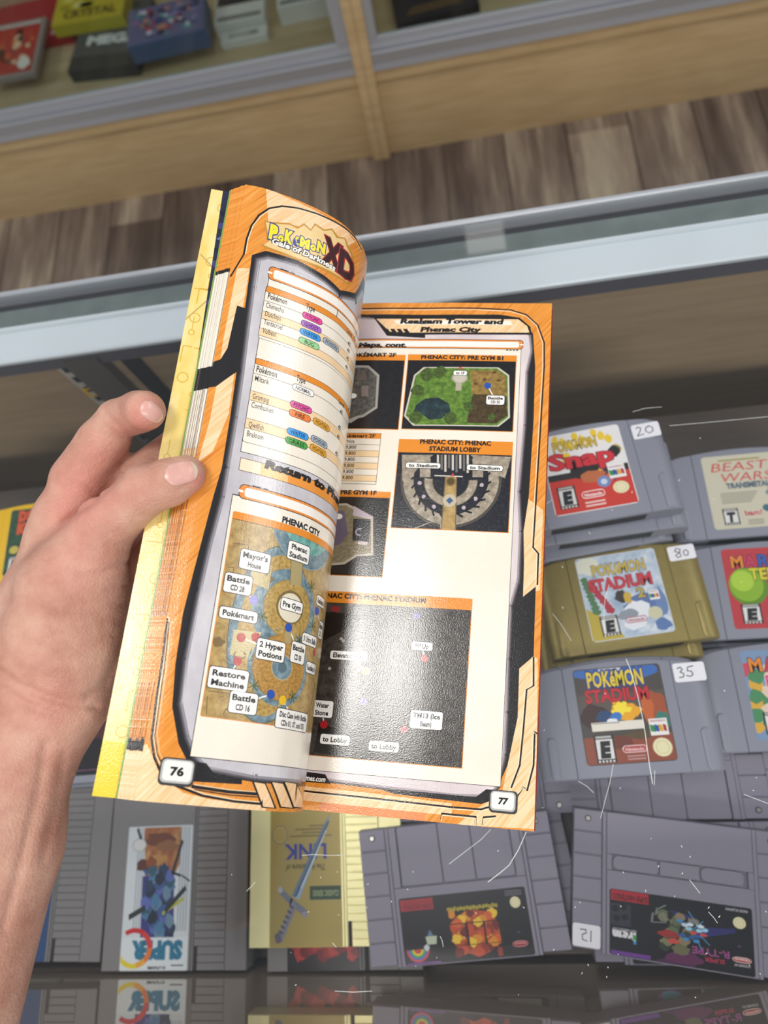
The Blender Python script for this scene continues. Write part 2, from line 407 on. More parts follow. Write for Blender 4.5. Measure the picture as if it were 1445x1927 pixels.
# ============================================================ cabinets across the aisle
YC = 1.55
xa = at_y(705, 0, YC)[0]; xb = at_y(748, 285, YC)[0]; xm = -.165
GREYT = mat('display_track', 'B2B5BE', .35, .25)
def cabinet(name_label, x0, x1):
    r = empty('display_cabinet', ((x0 + x1) / 2, YC + .25, FL_Z), label=name_label, cat='display cabinet', group='maple cabinets across the aisle'); off = -Vector(r.location)
    def bd(mb, n, l=None):
        o = mb.build(n, r, l); o.location = off; return o
    mb = MB(); mb.bbox(x0 + .022, x1 - .022, YC + .006, YC + .022, FL_Z, -.578, WOOD, .001); bd(mb, 'kick_panel')
    mb = MB(); mb.bbox(x0 + .022, x1 - .022, YC - .004, YC + .45, -.5775, -.548, WOOD, .001); bd(mb, 'base_board')
    for a in (x0, x1 - .0215):
        mb = MB(); mb.bbox(a, a + .0215, YC - .012, YC + .46, FL_Z, .12, WOOD, .002); bd(mb, 'side_panel')
    mb = MB(); ex0, ex1 = x0 + .022, x1 - .022
    extr([(YC - .010, -.5475), (YC + .030, -.5475), (YC + .030, -.530), (YC - .010, -.530)], ex0, ex1, GREYT, mb)
    extr([(YC - .010, -.5295), (YC - .004, -.5295), (YC - .004, -.505), (YC - .010, -.505)], ex0, ex1, ALU, mb)
    extr([(YC + .004, -.5295), (YC + .016, -.5295), (YC + .016, -.478), (YC + .004, -.478)], ex0, ex1, GREYT, mb)
    bd(mb, 'frame_track', 'grey aluminium sliding track')
    mb = MB(); mb.bbox(ex0, ex0 + .02, YC + .004, YC + .02, -.477, .12, GREYT) if x0 > -.3 else mb.bbox(ex1 - .03, ex1, YC + .004, YC + .02, -.477, .12, GREYT); bd(mb, 'frame_upright')
    mb = MB(); mb.box(ex0, ex1, YC + .008, YC + .012, -.4775, .12, GLASS2); bd(mb, 'glass_front')
    mb = MB(); mb.bbox(ex0, ex1, YC + .45, YC + .46, -.57, .12, WOODD); bd(mb, 'back_panel')
    mb = MB(); mb.bbox(ex0, ex1, YC + .03, YC + .449, -.5474, -.535, wood_mat('shelf_light_laminate', 'B09A74', 'C0AA84', 'CBB690')); bd(mb, 'inner_shelf')
    return r
cabinet('left maple display cabinet across the aisle, red and yellow boxes behind its glass', -1.75, xm - .0005)
cabinet('right maple display cabinet across the aisle, one dark blue case behind its glass', xm + .0005, 1.3)

# ---- goods behind the far glass
def flat_box(name, label, cat, corners, zb, h, body, art=None, group=None, wx=None, ht=None, rz=None, tilt=0, pos=None, mm=None):
    """a box w x d lying on the cabinet shelf; pos = centre, rz = turn"""
    w, d = mm
    r = empty(name, (pos[0], pos[1], zb), math.radians(rz), label, cat, group); r.rotation_euler.x = math.radians(tilt)
    mb = MB(); mb.bbox(-w / 2, w / 2, -d / 2, d / 2, 0, h, body, .0015); mb.build('box_body', r)
    if art:
        m2 = MB(); art.emit(m2, lambda x, y, L: (x / 1000, y / 1000, h + .0002 + L * 6), .05e-3); m2.build('cover_print', r)
    return r
ZS = -.5349
def P(px, py, z=ZS + .02): return at_z(px, py, z)
def ik(c): return ink(c, False)
RED = mat('red_card', 'A8202A', .4); 
A = Art(); A.rect(-64, -92, 64, 92, ik('B7281F'), 1)
for i in range(26):
    A.poly(blobpts(random.uniform(-48, 48), random.uniform(-60, 66), random.uniform(6, 17), random.uniform(6, 17), i), ik(random.choice(['D8683C', '8E1A16', 'E8C8A8', 'C93A28', '3A1612', 'E79A50', '6D5048'])), 2 + i % 3)
A.poly(blobpts(40, -60, 22, 26, 5), ik('E9E4DE'), 6); A.rect(-64, 80, 64, 92, ik('C8C2BE'), 5)
flat_box('wrapped_game_case', 'clear-wrapped red game case with orange and white artwork, leftmost behind the far glass', 'game case', None, ZS + .030, .014, mat('clear_plastic_grey', '9A8E8C', .2), A, mm=(.150, .205), pos=P(38, 108), rz=-2)
A = Art(); A.rect(-118, -83, 118, 83, ik('A61C28'), 1); A.rect(72, -40, 92, -8, ik('E8E0DC'), 2); A.text('E', 75, -32, 18, ik('2A1A1A'), 3, w=15)
A.rect(62, -78, 108, -62, ik('E4D8D4'), 2)
for k in range(9): A.rect(65 + k * 5, -77, 67 + k * 5, -63, ik('3A2020'), 3)
flat_box('red_game_box', 'large plain red box with a white rating square and barcode, under the wrapped case', 'game box', None, ZS, .028, RED, A, mm=(.24, .17), pos=P(66, 56) + np.array([0, .035, 0]), rz=-3)
A = Art(); A.rect(-95, -120, 95, 120, ik('56575A'), 1); A.text('MEGA', -62, -30, 30, ik('E4E6E8'), 2, w=150, bold=.06)
A.poly(blobpts(10, 60, 50, 44, 8), ik('7B8E86'), 2); A.rect(-95, -120, 95, -70, ik('3C3E40'), 2)
A.it = [i for i in A.it]
flat_box('grey_game_box', 'dark grey game box with white capital letters, between the red and the blue-purple box', 'game box', None, ZS, .030, mat('grey_card', '3E4144', .4), None, mm=(.19, .24), pos=P(212, 72), rz=-7)
m2 = MB(); A.emit(m2, lambda x, y, L: (x / 1000, y / 1000, .0302 + L * 6), .05e-3, clip=(-95, -120, 95, 120)); m2.build('cover_print', bpy.data.objects['grey_game_box'])
A = Art(); A.rect(-98, -60, 98, 60, ik('C9B62C'), 1); A.text('CRYSTAL', -70, -46, 26, ik('6E5A12'), 3, w=150, bold=.05)
for i in range(12): A.poly(blobpts(random.uniform(-80, 80), random.uniform(-10, 50), 18, 12, 40 + i), ik(random.choice(['E6DA6A', 'A8971E', 'F0E8A0', '5C6B2A'])), 2)
flat_box('yellow_game_box', 'yellow game box with brown lettering, lying above the red and grey boxes', 'game box', None, ZS + .031, .03, mat('yellow_card', 'BFAE2E', .4), A, mm=(.20, .13), pos=P(172, 10, ZS + .055), rz=-4)
A = Art(); A.rect(-98, -62, 98, 62, ik('6B6A94'), 1)
for i in range(60): A.poly(blobpts(random.uniform(-84, 84), random.uniform(-46, 50), random.uniform(5, 16), random.uniform(5, 14), 80 + i), ik(random.choice(['B4404E', 'DDD6E6', '3E4C86', '8C82B4', '2B2A44', 'C88A7A', '5FA0A8', 'A070A0'])), 2 + i % 4)
flat_box('blue_purple_game_box', 'blue and purple game box with crowded artwork, tilted on top of the grey box', 'game box', None, ZS + .031, .045, mat('blue_card', '53688F', .4), A, mm=(.20, .13), pos=P(314, 42, ZS + .07), rz=3)
WB = mat('white_card', 'E4E2DE', .5)
for i, (px, py, w, d, rz, h, lab) in enumerate([(455, 18, .13, .12, -1, .035, 'white console box beside the blue-purple box, second from the post'), (588, 0, .17, .08, 1, .045, 'white box with a black edge, nearest the cabinet post')]):
    A = Art(); A.rect(-w * 500 + 8, -d * 500 + 6, w * 500 - 8, -d * 500 + 22, ik('8E8C8A'), 1); A.rect(-w * 500 + 5, 0, w * 500 - 5, d * 500 - 4, ik('24242A'), 1)
    A.rect(-w * 300, d * 150, w * 100, d * 350, ik('4A4468'), 2)
    flat_box('white_box', lab, 'box', None, ZS, h, WB, A, mm=(w, d), pos=P(px, py), rz=rz, group='white boxes behind the far glass')
A = Art(); A.rect(-40, -9, 40, 9, ik('BDBAB6'), 1); A.text('500', 16, -5, 9, ik('4A4A4C'), 2, w=18)
flat_box('small_white_carton', 'small flat white carton with grey print in front of the white boxes', 'box', None, ZS, .018, WB, A, mm=(.12, .035), pos=P(458, 62), rz=0)
A = Art(); A.rect(-95, -70, 95, 70, ik('141B2E'), 1); A.poly(blobpts(-50, 30, 40, 18, 3), ik('9FA8A0'), 2)
for k in range(3): A.rect(-70 + 6 * k, -52 + k * 9, 62 - 9 * k, -48 + k * 9, ik('8A6A38'), 2)
flat_box('dark_blue_game_case', 'dark blue game case with small gold print behind the right-hand far glass', 'game case', None, ZS, .02, mat('navy_card', '121826', .3), A, mm=(.20, .15), pos=P(815, -12), rz=4)
# ============================================================ the guide book held open
G = np.array([.15307824, .98700915, .04878514]); G /= np.linalg.norm(G); LB = .277
# bottom-edge profile (x, z) of the two facing pages; y follows the direction square to the spine
LP = [(-.1377, .3628), (-.1307, .3605), (-.1239, .3570), (-.1154, .3519), (-.1056, .3447), (-.0990, .3386), (-.0944, .3326), (-.0917, .3270), (-.0899, .3218), (-.0889, .3177), (-.0886, .3115), (-.0892, .3057),
      (-.0915, .2990), (-.0960, .2925), (-.1030, .2860), (-.1110, .2800), (-.1180, .2745), (-.1240, .2705)]
RP = [(-.1240, .2705), (-.1150, .2728), (-.1060, .2742), (-.0923, .2746), (-.0795, .2741), (-.0643, .2731), (-.0450, .2722), (-.0271, .2709), (-.0080, .2696), (.0102, .2685)]
def ybot(x, z=.27): return -.0348 + (.0102 - x) * .128 + max(0, z - .2746) * .064
def catmull(pts, n):
    P_ = [np.array(p, float) for p in pts]; P_ = [2 * P_[0] - P_[1]] + P_ + [2 * P_[-1] - P_[-2]]; out = []
    for i in range(1, len(P_) - 2):
        for k in range(n):
            t = k / n; a, b, c, d = P_[i - 1:i + 3]
            out.append(.5 * ((2 * b) + (-a + c) * t + (2 * a - 5 * b + 4 * c - d) * t * t + (-a + 3 * b - 3 * c + d) * t ** 3))
    out.append(P_[-2]); return np.array(out)
class Sheet:
    """a leaf: straight along the spine direction G, curved across it"""
    def __init__(s, prof, up=True):
        c = catmull(prof, 8); s.P = np.array([(x, ybot(x, z), z) for x, z in c])
        d = np.linalg.norm(np.diff(s.P, axis=0), axis=1); s.s = np.concatenate([[0], np.cumsum(d)]) * 1000; s.W = s.s[-1]
        T = np.gradient(s.P, axis=0); N = np.cross(T, G); N /= np.linalg.norm(N, axis=1)[:, None]; s.N = N
    def pt(s, u, v, h=0):
        b = np.array([np.interp(u, s.s, s.P[:, k]) for k in range(3)]); n = np.array([np.interp(u, s.s, s.N[:, k]) for k in range(3)]); n /= np.linalg.norm(n)
        if u < 0: b = b + (s.P[1] - s.P[0]) / (s.s[1] - s.s[0]) * u
        if u > s.W: b = b + (s.P[-1] - s.P[-2]) / (s.s[-1] - s.s[-2]) * (u - s.W)
        return b + G * v / 1000 + n * h
    def inv(s, px, py, umax=None):
        best = None
        for i in range(len(s.s) - 1):
            if umax and s.s[i] > umax: break
            a0 = np.array(proj(s.P[i])); a1 = np.array(proj(s.P[i] + G * LB)); b0 = np.array(proj(s.P[i + 1])); b1 = np.array(proj(s.P[i + 1] + G * LB))
            p = np.array([px, py]); cr = lambda a, b: (b[0] - a[0]) * (p[1] - a[1]) - (b[1] - a[1]) * (p[0] - a[0])
            c0 = cr(a0, a1); c1 = cr(b0, b1)
            if c0 * c1 <= 0 and c0 != c1:
                t = c0 / (c0 - c1); B = s.P[i] * (1 - t) + s.P[i + 1] * t
                lo, hi = -.02, LB + .02
                for _ in range(34):
                    m = (lo + hi) / 2
                    if proj(B + G * m)[1] > py: lo = m
                    else: hi = m
                best = (s.s[i] * (1 - t) + s.s[i + 1] * t, lo * 1000); break
        if best is None:      # outside the sheet: extend from nearest end
            lo, hi = -.02, LB + .02
            for _ in range(34):
                m = (lo + hi) / 2
                if proj(s.P[0] + G * m)[1] > py: lo = m
                else: hi = m
            i = 0 if px < proj(s.P[0] + G * lo)[0] + 3 else len(s.s) - 2
            if umax and i: i = max(k for k in range(len(s.s)) if s.s[k] <= umax) - 1
            a0 = np.array(proj(s.P[i] + G * .14)); b0 = np.array(proj(s.P[i + 1] + G * .14))
            lo, hi = -.02, LB + .02
            B = s.P[0] if i == 0 else s.P[i + 1]
            for _ in range(34):
                m = (lo + hi) / 2
                if proj(B + G * m)[1] > py: lo = m
                else: hi = m
            e0 = np.array(proj(B + G * lo)); k = (px - e0[0]) / 4.2
            best = ((0 if i == 0 else s.s[i + 1]) + k, lo * 1000)
        return best
book = empty('strategy_guide', (-.124, .10, .2705), label='open softcover game guide with orange-bordered pages held above the counter glass', cat='book')
boff = -Vector(book.location)
def bbuild(mb, name, label=None, parent=None, smooth=False, kind=None):
    o = mb.build(name, parent or book, label, smooth, kind)
    if not parent: o.location = boff
    return o
def leaf(sh, name, art, label, eps=.012e-3, umax=None, back=None, th=.00012):
    mb = MB(); fn = lambda u, v, h: sh.pt(u, v, h)
    # underside and rims of the leaf
    us = list(np.arange(0, sh.W, 2.0)) + [sh.W]; vs = []; fs = []; n = len(us)
    for u in us: vs += [sh.pt(u, 0, -th), sh.pt(u, LB * 1000, -th)]
    for i in range(n - 1): fs.append((2 * i, 2 * i + 1, 2 * i + 3, 2 * i + 2))
    mb.add(vs, fs, back or PAPER)
    for v in (0, LB * 1000):
        vs = []; fs = []
        for u in us: vs += [sh.pt(u, v, -th), sh.pt(u, v, 0)]
        for i in range(n - 1): fs.append((2 * i, 2 * i + 2, 2 * i + 3, 2 * i + 1))
        mb.add(vs, fs, PAPER)
    for u in (0, sh.W): mb.add([sh.pt(u, 0, -th), sh.pt(u, LB * 1000, -th), sh.pt(u, LB * 1000, 0), sh.pt(u, 0, 0)], [(0, 1, 2, 3)], PAPER)
    art.emit(mb, fn, eps, clip=(0, 0, sh.W, LB * 1000), strip=2.0)
    o = bbuild(mb, name, label, smooth=False); return o
PAPER = ink('EDE3D4')
SL, SR = Sheet(LP), Sheet(RP)
SIL = 78.0    # beyond this arc length page 76 turns away from the viewer
def ql(x, y): return SL.inv(x, y, 84)
def qr(x, y): return SR.inv(x, y)
def qs(f, pts): return [f(x, y) for x, y in pts]
def hbar(A, q, tl, bl, x1u, m, L, r=0, outline=None, ow=.35):
    u, v1 = q(*tl); _, v0 = q(*bl)
    if outline: A.rrect(u - ow, v0 - ow, x1u + ow, v1 + ow, r + ow, outline, L - .5)
    A.rrect(u, v0, x1u, v1, r, m, L) if r else A.rect(u, v0, x1u, v1, m, L)
    return u, v0, v1
def tx(A, q, s, a, b, h, m=None, L=8, **k):
    (u0, v0), (u1, v1) = q(*a), q(*b); A.text(s, u0, (v0 + v1) / 2, h, m or INK, L, w=u1 - u0, **k)
def tag_label(A, q, c, w, h, lines, ptr=None, fs=None, dotc=None):
    u, v = q(*c)
    if ptr:
        pu = q(*ptr); A.line([(u, v), pu], .55, INKW, 6); A.poly(circ(pu[0], pu[1], 1.9), dotc, 7)
    A.rrect(u - w / 2 - .3, v - h / 2 - .3, u + w / 2 + .3, v + h / 2 + .3, 1.3, INK, 8); A.rrect(u - w / 2, v - h / 2, u + w / 2, v + h / 2, 1.1, INKW, 8.6)
    n = len(lines); fs = fs or min(2.3, h / n * .58)
    for i, t in enumerate(lines):
        A.text(t, u, v + (n / 2 - i - .5) * (h - .8) / n - fs / 2, fs, INK, 9.4, w=w * (.84 if len(t) > 5 else .62) * min(1, len(t) / max(4, max(len(x) for x in lines))), bold=.035, align='c')

# ------------------------------------------------------------ page 76 (left)
A = Art(); LBm = LB * 1000; WL = SL.W
A.rect(0, 0, WL, LBm, P_ORANGE, 0)
# lighter bleached zones of the printed border
A.poly(qs(ql, [(446, 505), (420, 640), (407, 727), (395, 790), (372, 870), (400, 850), (430, 780), (450, 640), (460, 560), (470, 505)]), P_PEACH, 1)
A.poly(qs(ql, [(500, 352), (540, 372), (640, 425), (668, 455), (640, 470), (560, 425), (505, 420)]), P_PEACH, .6)
A.poly(qs(ql, [(262, 1408), (276, 1400), (290, 1430), (312, 1466), (345, 1492), (400, 1505), (500, 1514), (500, 1535), (300, 1520), (225, 1512)]), P_PEACH, .7)
BL_L = [(474, 476), (500, 472), (560, 488), (612, 518), (650, 550), (672, 548), (686, 500), (690, 520)]
u_r = WL - 1
black = qs(ql, [(566, 1480), (480, 1472), (430, 1464), (385, 1462), (352, 1432), (336, 1400), (324, 1330), (330, 1250), (344, 1156), (365, 1073), (402, 932), (417, 882), (433, 785), (445, 700), (407, 727), (388, 731), (384, 690), (415, 676), (428, 655), (446, 575), (461, 580), (474, 480), (500, 472), (560, 490), (612, 520), (640, 546), (668, 552), (684, 520)])
black += [(WL - 2, black[-1][1]), (WL - 2, black[0][1])]
A.poly(black, ink('1E1B1E'), 2)
lav = qs(ql, [(566, 1470), (480, 1462), (420, 1450), (388, 1444), (368, 1420), (354, 1385), (342, 1325), (352, 1240), (378, 1110), (396, 1030), (421, 935), (430, 880), (446, 785), (458, 700), (469, 610), (478, 540), (486, 490), (505, 486), (560, 501), (610, 531), (640, 560), (668, 566), (682, 545)])
lav += [(WL - 3, lav[-1][1]), (WL - 3, lav[0][1])]
A.poly(lav, P_LAV, 2.6)
for w_, c_, L_ in ((3.4, '39363A', 2.2), (2.2, '605C62', 2.35), (1.0, '8E8A90', 2.75)): A.line(lav[:-2], w_, ink(c_), L_)
# arches of the border
for w_, m_, L_, o_ in ((.9, INK, 3, 0), (.45, ink('F6DDB8'), 3.5, 3)):
    A.line(qs(ql, [(459 + o_, 478), (464 + o_, 450), (473 + o_, 425), (487 + o_, 405 + o_), (507, 392 + o_), (531, 388 + o_), (562, 392 + o_), (596, 402 + o_), (625, 415 + o_), (650, 430 + o_), (668, 447 + o_), (680, 470 + o_)]), w_, m_, L_)
uA, vA = ql(468, 440)
A.line(qs(ql, [(434, 520), (459, 478)]), .7, INK, 3)
# logo plate
A.poly(qs(ql, [(497, 415), (512, 418), (545, 420), (560, 428), (572, 420), (585, 432), (592, 420), (610, 432), (625, 430), (636, 445), (650, 448), (655, 462), (664, 480), (668, 505), (664, 530), (655, 536), (630, 520), (560, 490), (507, 470), (490, 462), (503, 456)]), ink('C08A30'), 4)
A.poly(qs(ql, [(500, 418), (514, 421), (545, 423), (560, 431), (572, 424), (585, 435), (593, 424), (609, 435), (624, 433), (633, 448), (648, 450), (652, 464), (660, 480), (664, 505), (660, 526), (653, 531), (630, 515), (560, 486), (510, 467), (496, 461), (507, 453)]), ink('E9C98C'), 4.5)
BLUE = ink('2C3F8C'); YEL = ink('F2DE2E')
tx(A, ql, 'P', (505, 447), (521, 451), 7.2, YEL, 7, bold=.07, outline=BLUE, ow=.07)
tx(A, ql, 'o', (522, 453), (533, 455), 4.6, YEL, 7, bold=.07, outline=BLUE, ow=.07)
tx(A, ql, 'K', (534, 455), (550, 459), 6.4, YEL, 7, bold=.07, outline=BLUE, ow=.07)
tx(A, ql, 'é', (551, 460), (562, 462), 4.6, YEL, 7, bold=.07, outline=BLUE, ow=.07)
tx(A, ql, 'M', (563, 463), (582, 468), 4.9, YEL, 7, bold=.07, outline=BLUE, ow=.07)
tx(A, ql, 'o', (583, 469), (594, 472), 4.2, YEL, 7, bold=.07, outline=BLUE, ow=.07)
tx(A, ql, 'N', (595, 472), (611, 478), 5.4, YEL, 7, bold=.07, outline=BLUE, ow=.07)
DR = ink('6E1016'); 
tx(A, ql, 'X', (603, 494), (640, 508), 14, ink('3A0C10'), 7.6, bold=.05, outline=ink('A01E1E'), ow=.03)
tx(A, ql, 'D', (634, 515), (664, 531), 13, ink('3A0C10'), 8.2, bold=.05, outline=ink('B02420'), ow=.04)
tx(A, ql, 'Gale of Darkness', (510, 464), (631, 505), 3.0, INKW, 8.8, bold=.035, shear=.15, outline=INK, ow=.09)
# header pill + tables
CREAM = picture('print_cream_panel', [(.3, 'EBE0D0'), (.7, 'F3EADC')], 20); PEACHROW = ink('F0CFA2'); ORB = ink('E38A24')
def pill(A, q, tl, bl, u1):
    u, v1 = q(*tl); _, v0 = q(*bl)
    A.rrect(u - .3, v0 - .35, u1 + .3, v1 + .35, 2.2, INK, 4); A.rrect(u, v0, u1, v1, 2, ink('E58A3A'), 4.4)
    A.rrect(u + 2.2, v0 + .9, u1 - 1, v1 - 1.0, 1.2, ink('F6EEE6'), 4.8); A.rect(u - .4, (v0 + v1) / 2 - .5, u + 1.6, (v0 + v1) / 2 + .5, ink('F6EEE6'), 5)
    A.rrect(u + 5, v1 + .2, u + 9, v1 + .8, .2, INK, 4); A.rrect(u + 10, v1 + .2, u + 12, v1 + .8, .2, INK, 4)
UR = WL - 6
uC, vtop = ql(507, 512); uCl, vbot = ql(457, 850)
A.rect(uC, vbot - .3, UR, vtop, INK, 3); A.rect(uC + .3, vbot, UR, vtop, CREAM, 3.5)
pill(A, ql, (508, 501), (505, 524), UR)
def table(tlbar, blbar, bottom, hdr_line, bands, lines):
    u, v1 = ql(*tlbar); _, v0 = ql(*blbar); vb = ql(*bottom)[1]
    A.rrect(u - .15, vb - .2, UR, v1, 1.2, INK, 4); A.rrect(u + .1, vb, UR, v1 - .2, 1.1, CREAM, 4.4)
    A.rrect(u, v0, UR, v1, .9, INK, 4.8); A.rrect(u + .2, v0 + .2, UR, v1 - .2, .8, ORB, 5.2)
    for (a, b) in bands: 
        va, vb_ = ql(*a)[1], ql(*b)[1]; A.rect(u + .25, vb_, UR, va, PEACHROW, 5); A.rect(u + .2, vb_ - .1, UR, vb_ + .12, INK, 5.4); A.rect(u + .2, va - .1, UR, va + .08, INK, 5.4)
    for l in hdr_line: v = ql(*l)[1]; A.rect(u + .2, v - .11, UR, v + .11, INK, 5.4)
    return u
table((501.5, 537), (500.5, 549), (488, 636), [(500, 566)], [((498.5, 586), (497.5, 600.5)), ((494, 618), (491, 632))], [])
table((481.5, 673), (480, 685), (460, 831), [(481, 703)], [((476.5, 736), (474, 753.5)), ((469, 788), (466.5, 806))], [])
for s, a, b, h in [('Pokémon', (503, 564), (540, 571.5), 3.0), ('Type', (575, 581), (592, 587.5), 3.0), ('Chimecho', (499.5, 580), (534, 587.5), 2.7), ('Dusclops', (498, 595.5), (528, 602.5), 2.7), ('Tentacruel', (495.5, 611.5), (531, 619.5), 2.7), ('Volbeat', (493, 627), (519.5, 633.5), 2.7),
                   ('Pokémon', (481.5, 701), (521, 709), 3.0), ('Type', (557, 716.5), (574, 722.5), 3.0), ('Miltank', (479, 717.5), (506, 723), 2.7), ('Grumpig', (474.5, 751), (505.5, 757.5), 2.7), ('Combusken', (472, 768.5), (514, 776), 2.7), ('Qwilfish', (467, 804), (495.5, 810), 2.7), ('Breloom', (464, 821), (495, 828), 2.7)]:
    tx(A, ql, s, a, b, h, INK, 6, bold=.02 if h > 2.8 else .005)
for s, x, y in [('Level', 652, 624), ('40', 654, 648), ('40', 652.5, 661), ('40', 651, 676), ('40', 649, 692), ('Level', 637, 758), ('40', 639, 777), ('40', 635.5, 806), ('40', 633.5, 824), ('40', 630, 855), ('Sn', 666, 640), ('Sn', 655, 770)]:
    u, v = ql(x, y); A.text(s, u, v, 2.3, INK, 6, sx=.8)
for s, a, b, c in [('PSYCHIC', (569, 593), (606, 606), 'E6449C'), ('GHOST', (566.5, 609), (604.5, 621), 'A763C4'), ('WATER', (564, 625), (603, 636), '3399E6'), ('POISON', (607.5, 642), (637.5, 656.5), 'A3AEBB'), ('BUG', (562, 641), (600.5, 652), '97CE8E'), ('NORMAL', (550.5, 728), (590.5, 741.5), 'F2EEEA'),
                   ('PSYCHIC', (546, 761), (586.5, 772), 'E04A9A'), ('FIRE', (544, 777), (584, 788.5), 'EE7C34'), ('FIGHTING', (589, 793), (619.5, 806.5), 'E8A62E'), ('WATER', (540, 812), (580, 822), '3399E6'), ('POISON', (585, 826), (615.5, 838), 'A3AEBB'), ('GRASS', (537, 829), (578, 839), '46A043'), ('FIGHTING', (583, 843), (613.5, 854), 'E8A62E')]:
    (u0, v0), (u1, v1) = ql(*a), ql(*b); v = (v0 + v1) / 2
    A.rrect(u0 - .25, v - 1.75, u1 + .25, v + 1.75, 1.7, INK, 6); A.rrect(u0, v - 1.5, u1, v + 1.5, 1.5, ink(c), 6.6); A.text(s, (u0 + u1) / 2, v - .95, 1.9, INK, 7.2, w=(u1 - u0) * (.72 if len(s) > 4 else .45), bold=.01, align='c')
# section banner
u, v1 = ql(453.5, 862); _, v0 = ql(451.5, 884)
A.rect(u - .3, v0 - .3, UR, v1 + .3, ink('6A5A48'), 4); A.rect(u, v0, UR, v1, ink('F1DDC0'), 4.5); A.rect(u + 9, v0, UR, v1, ink('F0BE7C'), 4.7); A.rect(u + 22, v0, UR, v1, ink('E9953A'), 4.9)
(ua, va), (ub, vb2) = ql(497, 878), ql(632, 926)
A.text('Return to Phenac City', ua, va - .4, 3.6, INK, 6, w=(ub - ua) * 1.72, bold=.07, shear=.1)
pill(A, ql, (453, 911), (446, 935), UR)
u, vt = ql(443, 930); _, vb = ql(350, 1422)
u = (u + ql(350, 1422)[0]) / 2
A.rect(u, vb - .3, UR, vt, INK, 3); A.rect(u + .3, vb, UR, vt - .5, CREAM, 3.5)
# city map
u0, v1 = ql(443.5, 963.5); _, vh = ql(442, 976.5); u0b, v0 = ql(374, 1346); u0 = (u0 + u0b) / 2
A.rrect(u0 - .3, v0 - .3, UR - 4, v1 + .3, .8, ORB, 4); UM = UR - 4.5
B = Art(); B.rect(u0, v0, UM, vh, P_TAN, 0)
def bc(px, py, rx, m, L, ry=None, n=36): c = ql(px, py); B.poly(circ(c[0], c[1], rx, ry, n), m, L)
bc(512, 1190, 19, ink('6F6247'), .6, 37); bc(512, 1190, 18.5, P_BLUE, 1, 36.5); bc(514, 1192, 15.5, P_TAN2, 1.5, 33.5)
bc(585, 985, 20, ink('8C9A98'), 1.6, 21); bc(585, 985, 19.4, P_BLUE, 2, 20.4); bc(587, 980, 15.5, P_TEAL, 2.4, 15.5); bc(592, 975, 9.5, P_STONE, 2.8)
bc(542, 1150, 17, P_BLUE, 2, 18); bc(545, 1147, 12.6, ink('97824E'), 2.4); bc(545, 1147, 12.1, P_TAN2, 2.8); bc(547, 1143, 7.2, ink('7A6438'), 3.2); bc(547, 1144, 6.2, ink('E0D6BE'), 3.5)
bc(530, 1256, 15.6, P_BLUE, 2.2, 16); bc(530, 1256, 13.6, ink('8C6F3C'), 2.6); bc(530, 1256, 13.2, picture('print_plaza', [(.3, '8A6630'), (.5, 'B0843F'), (.7, 'C79C55')], 900), 2.9); bc(531, 1256, 5.4, ink('B8A27A'), 3.2); bc(531, 1256, 4.9, P_BLUE, 3.4); bc(531, 1256, 2.2, ink('586C76'), 3.7)
B.poly(qs(ql, [(548, 1047), (570, 1052), (567, 1103), (546, 1100)]), ink('A9986A'), 3.9); B.line(qs(ql, [(548, 1047), (546, 1100)]), .3, ink('6A5E42'), 4.1); B.line(qs(ql, [(570, 1052), (567, 1103)]), .3, ink('6A5E42'), 4.1)
B.poly(qs(ql, [(538, 1180), (549, 1182), (546, 1212), (535, 1210)]), ink('A9986A'), 3.9)
B.poly(qs(ql, [(440, 1185), (492, 1190), (470, 1240), (432, 1232)]), ink('C9B88A'), 2.4); B.poly(qs(ql, [(476, 1050), (512, 1065), (505, 1110), (470, 1095)]), ink('C2AE7C'), 2.6)
for (x, y) in ((586, 1105), (588, 1178), (478, 1290), (550, 1312), (563, 1205), (492, 1160)):
    c = ql(x, y)
    for k in range(7): B.line([c, (c[0] + 2.6 * math.cos(k * .9), c[1] + 2.6 * math.sin(k * .9))], .45, ink('4E5A28'), 4.2)
for pts in ([(438, 1022), (468, 1026), (462, 1060)], [(430, 1068), (440, 1068), (438, 1084), (428, 1082)], [(390, 1310), (388, 1345)], [(395, 1255), (412, 1258), (410, 1275), (396, 1273)], [(392, 1300), (432, 1305)], [(420, 1345), (424, 1335), (438, 1337)]): B.line(qs(ql, pts), .25, ink('5B4A2C'), 2.5)
for (x, y) in ((410, 1208), (503, 1090), (452, 1232)): c = ql(x, y); B.poly(blobpts(c[0], c[1], 3.2, 2.2, int(x)), ink('7C6640'), 2.2)
for p, m_, h_, L_ in B.it:
    pass
BC = B
A.rect(u0, vh, UM, v1, ORB, 5); A.rect(u0, vh - .15, UM, vh + .1, INK, 5.2)
tx(A, ql, 'PHENAC CITY', (530, 985), (601, 1008), 2.6, INK, 9, bold=.05)
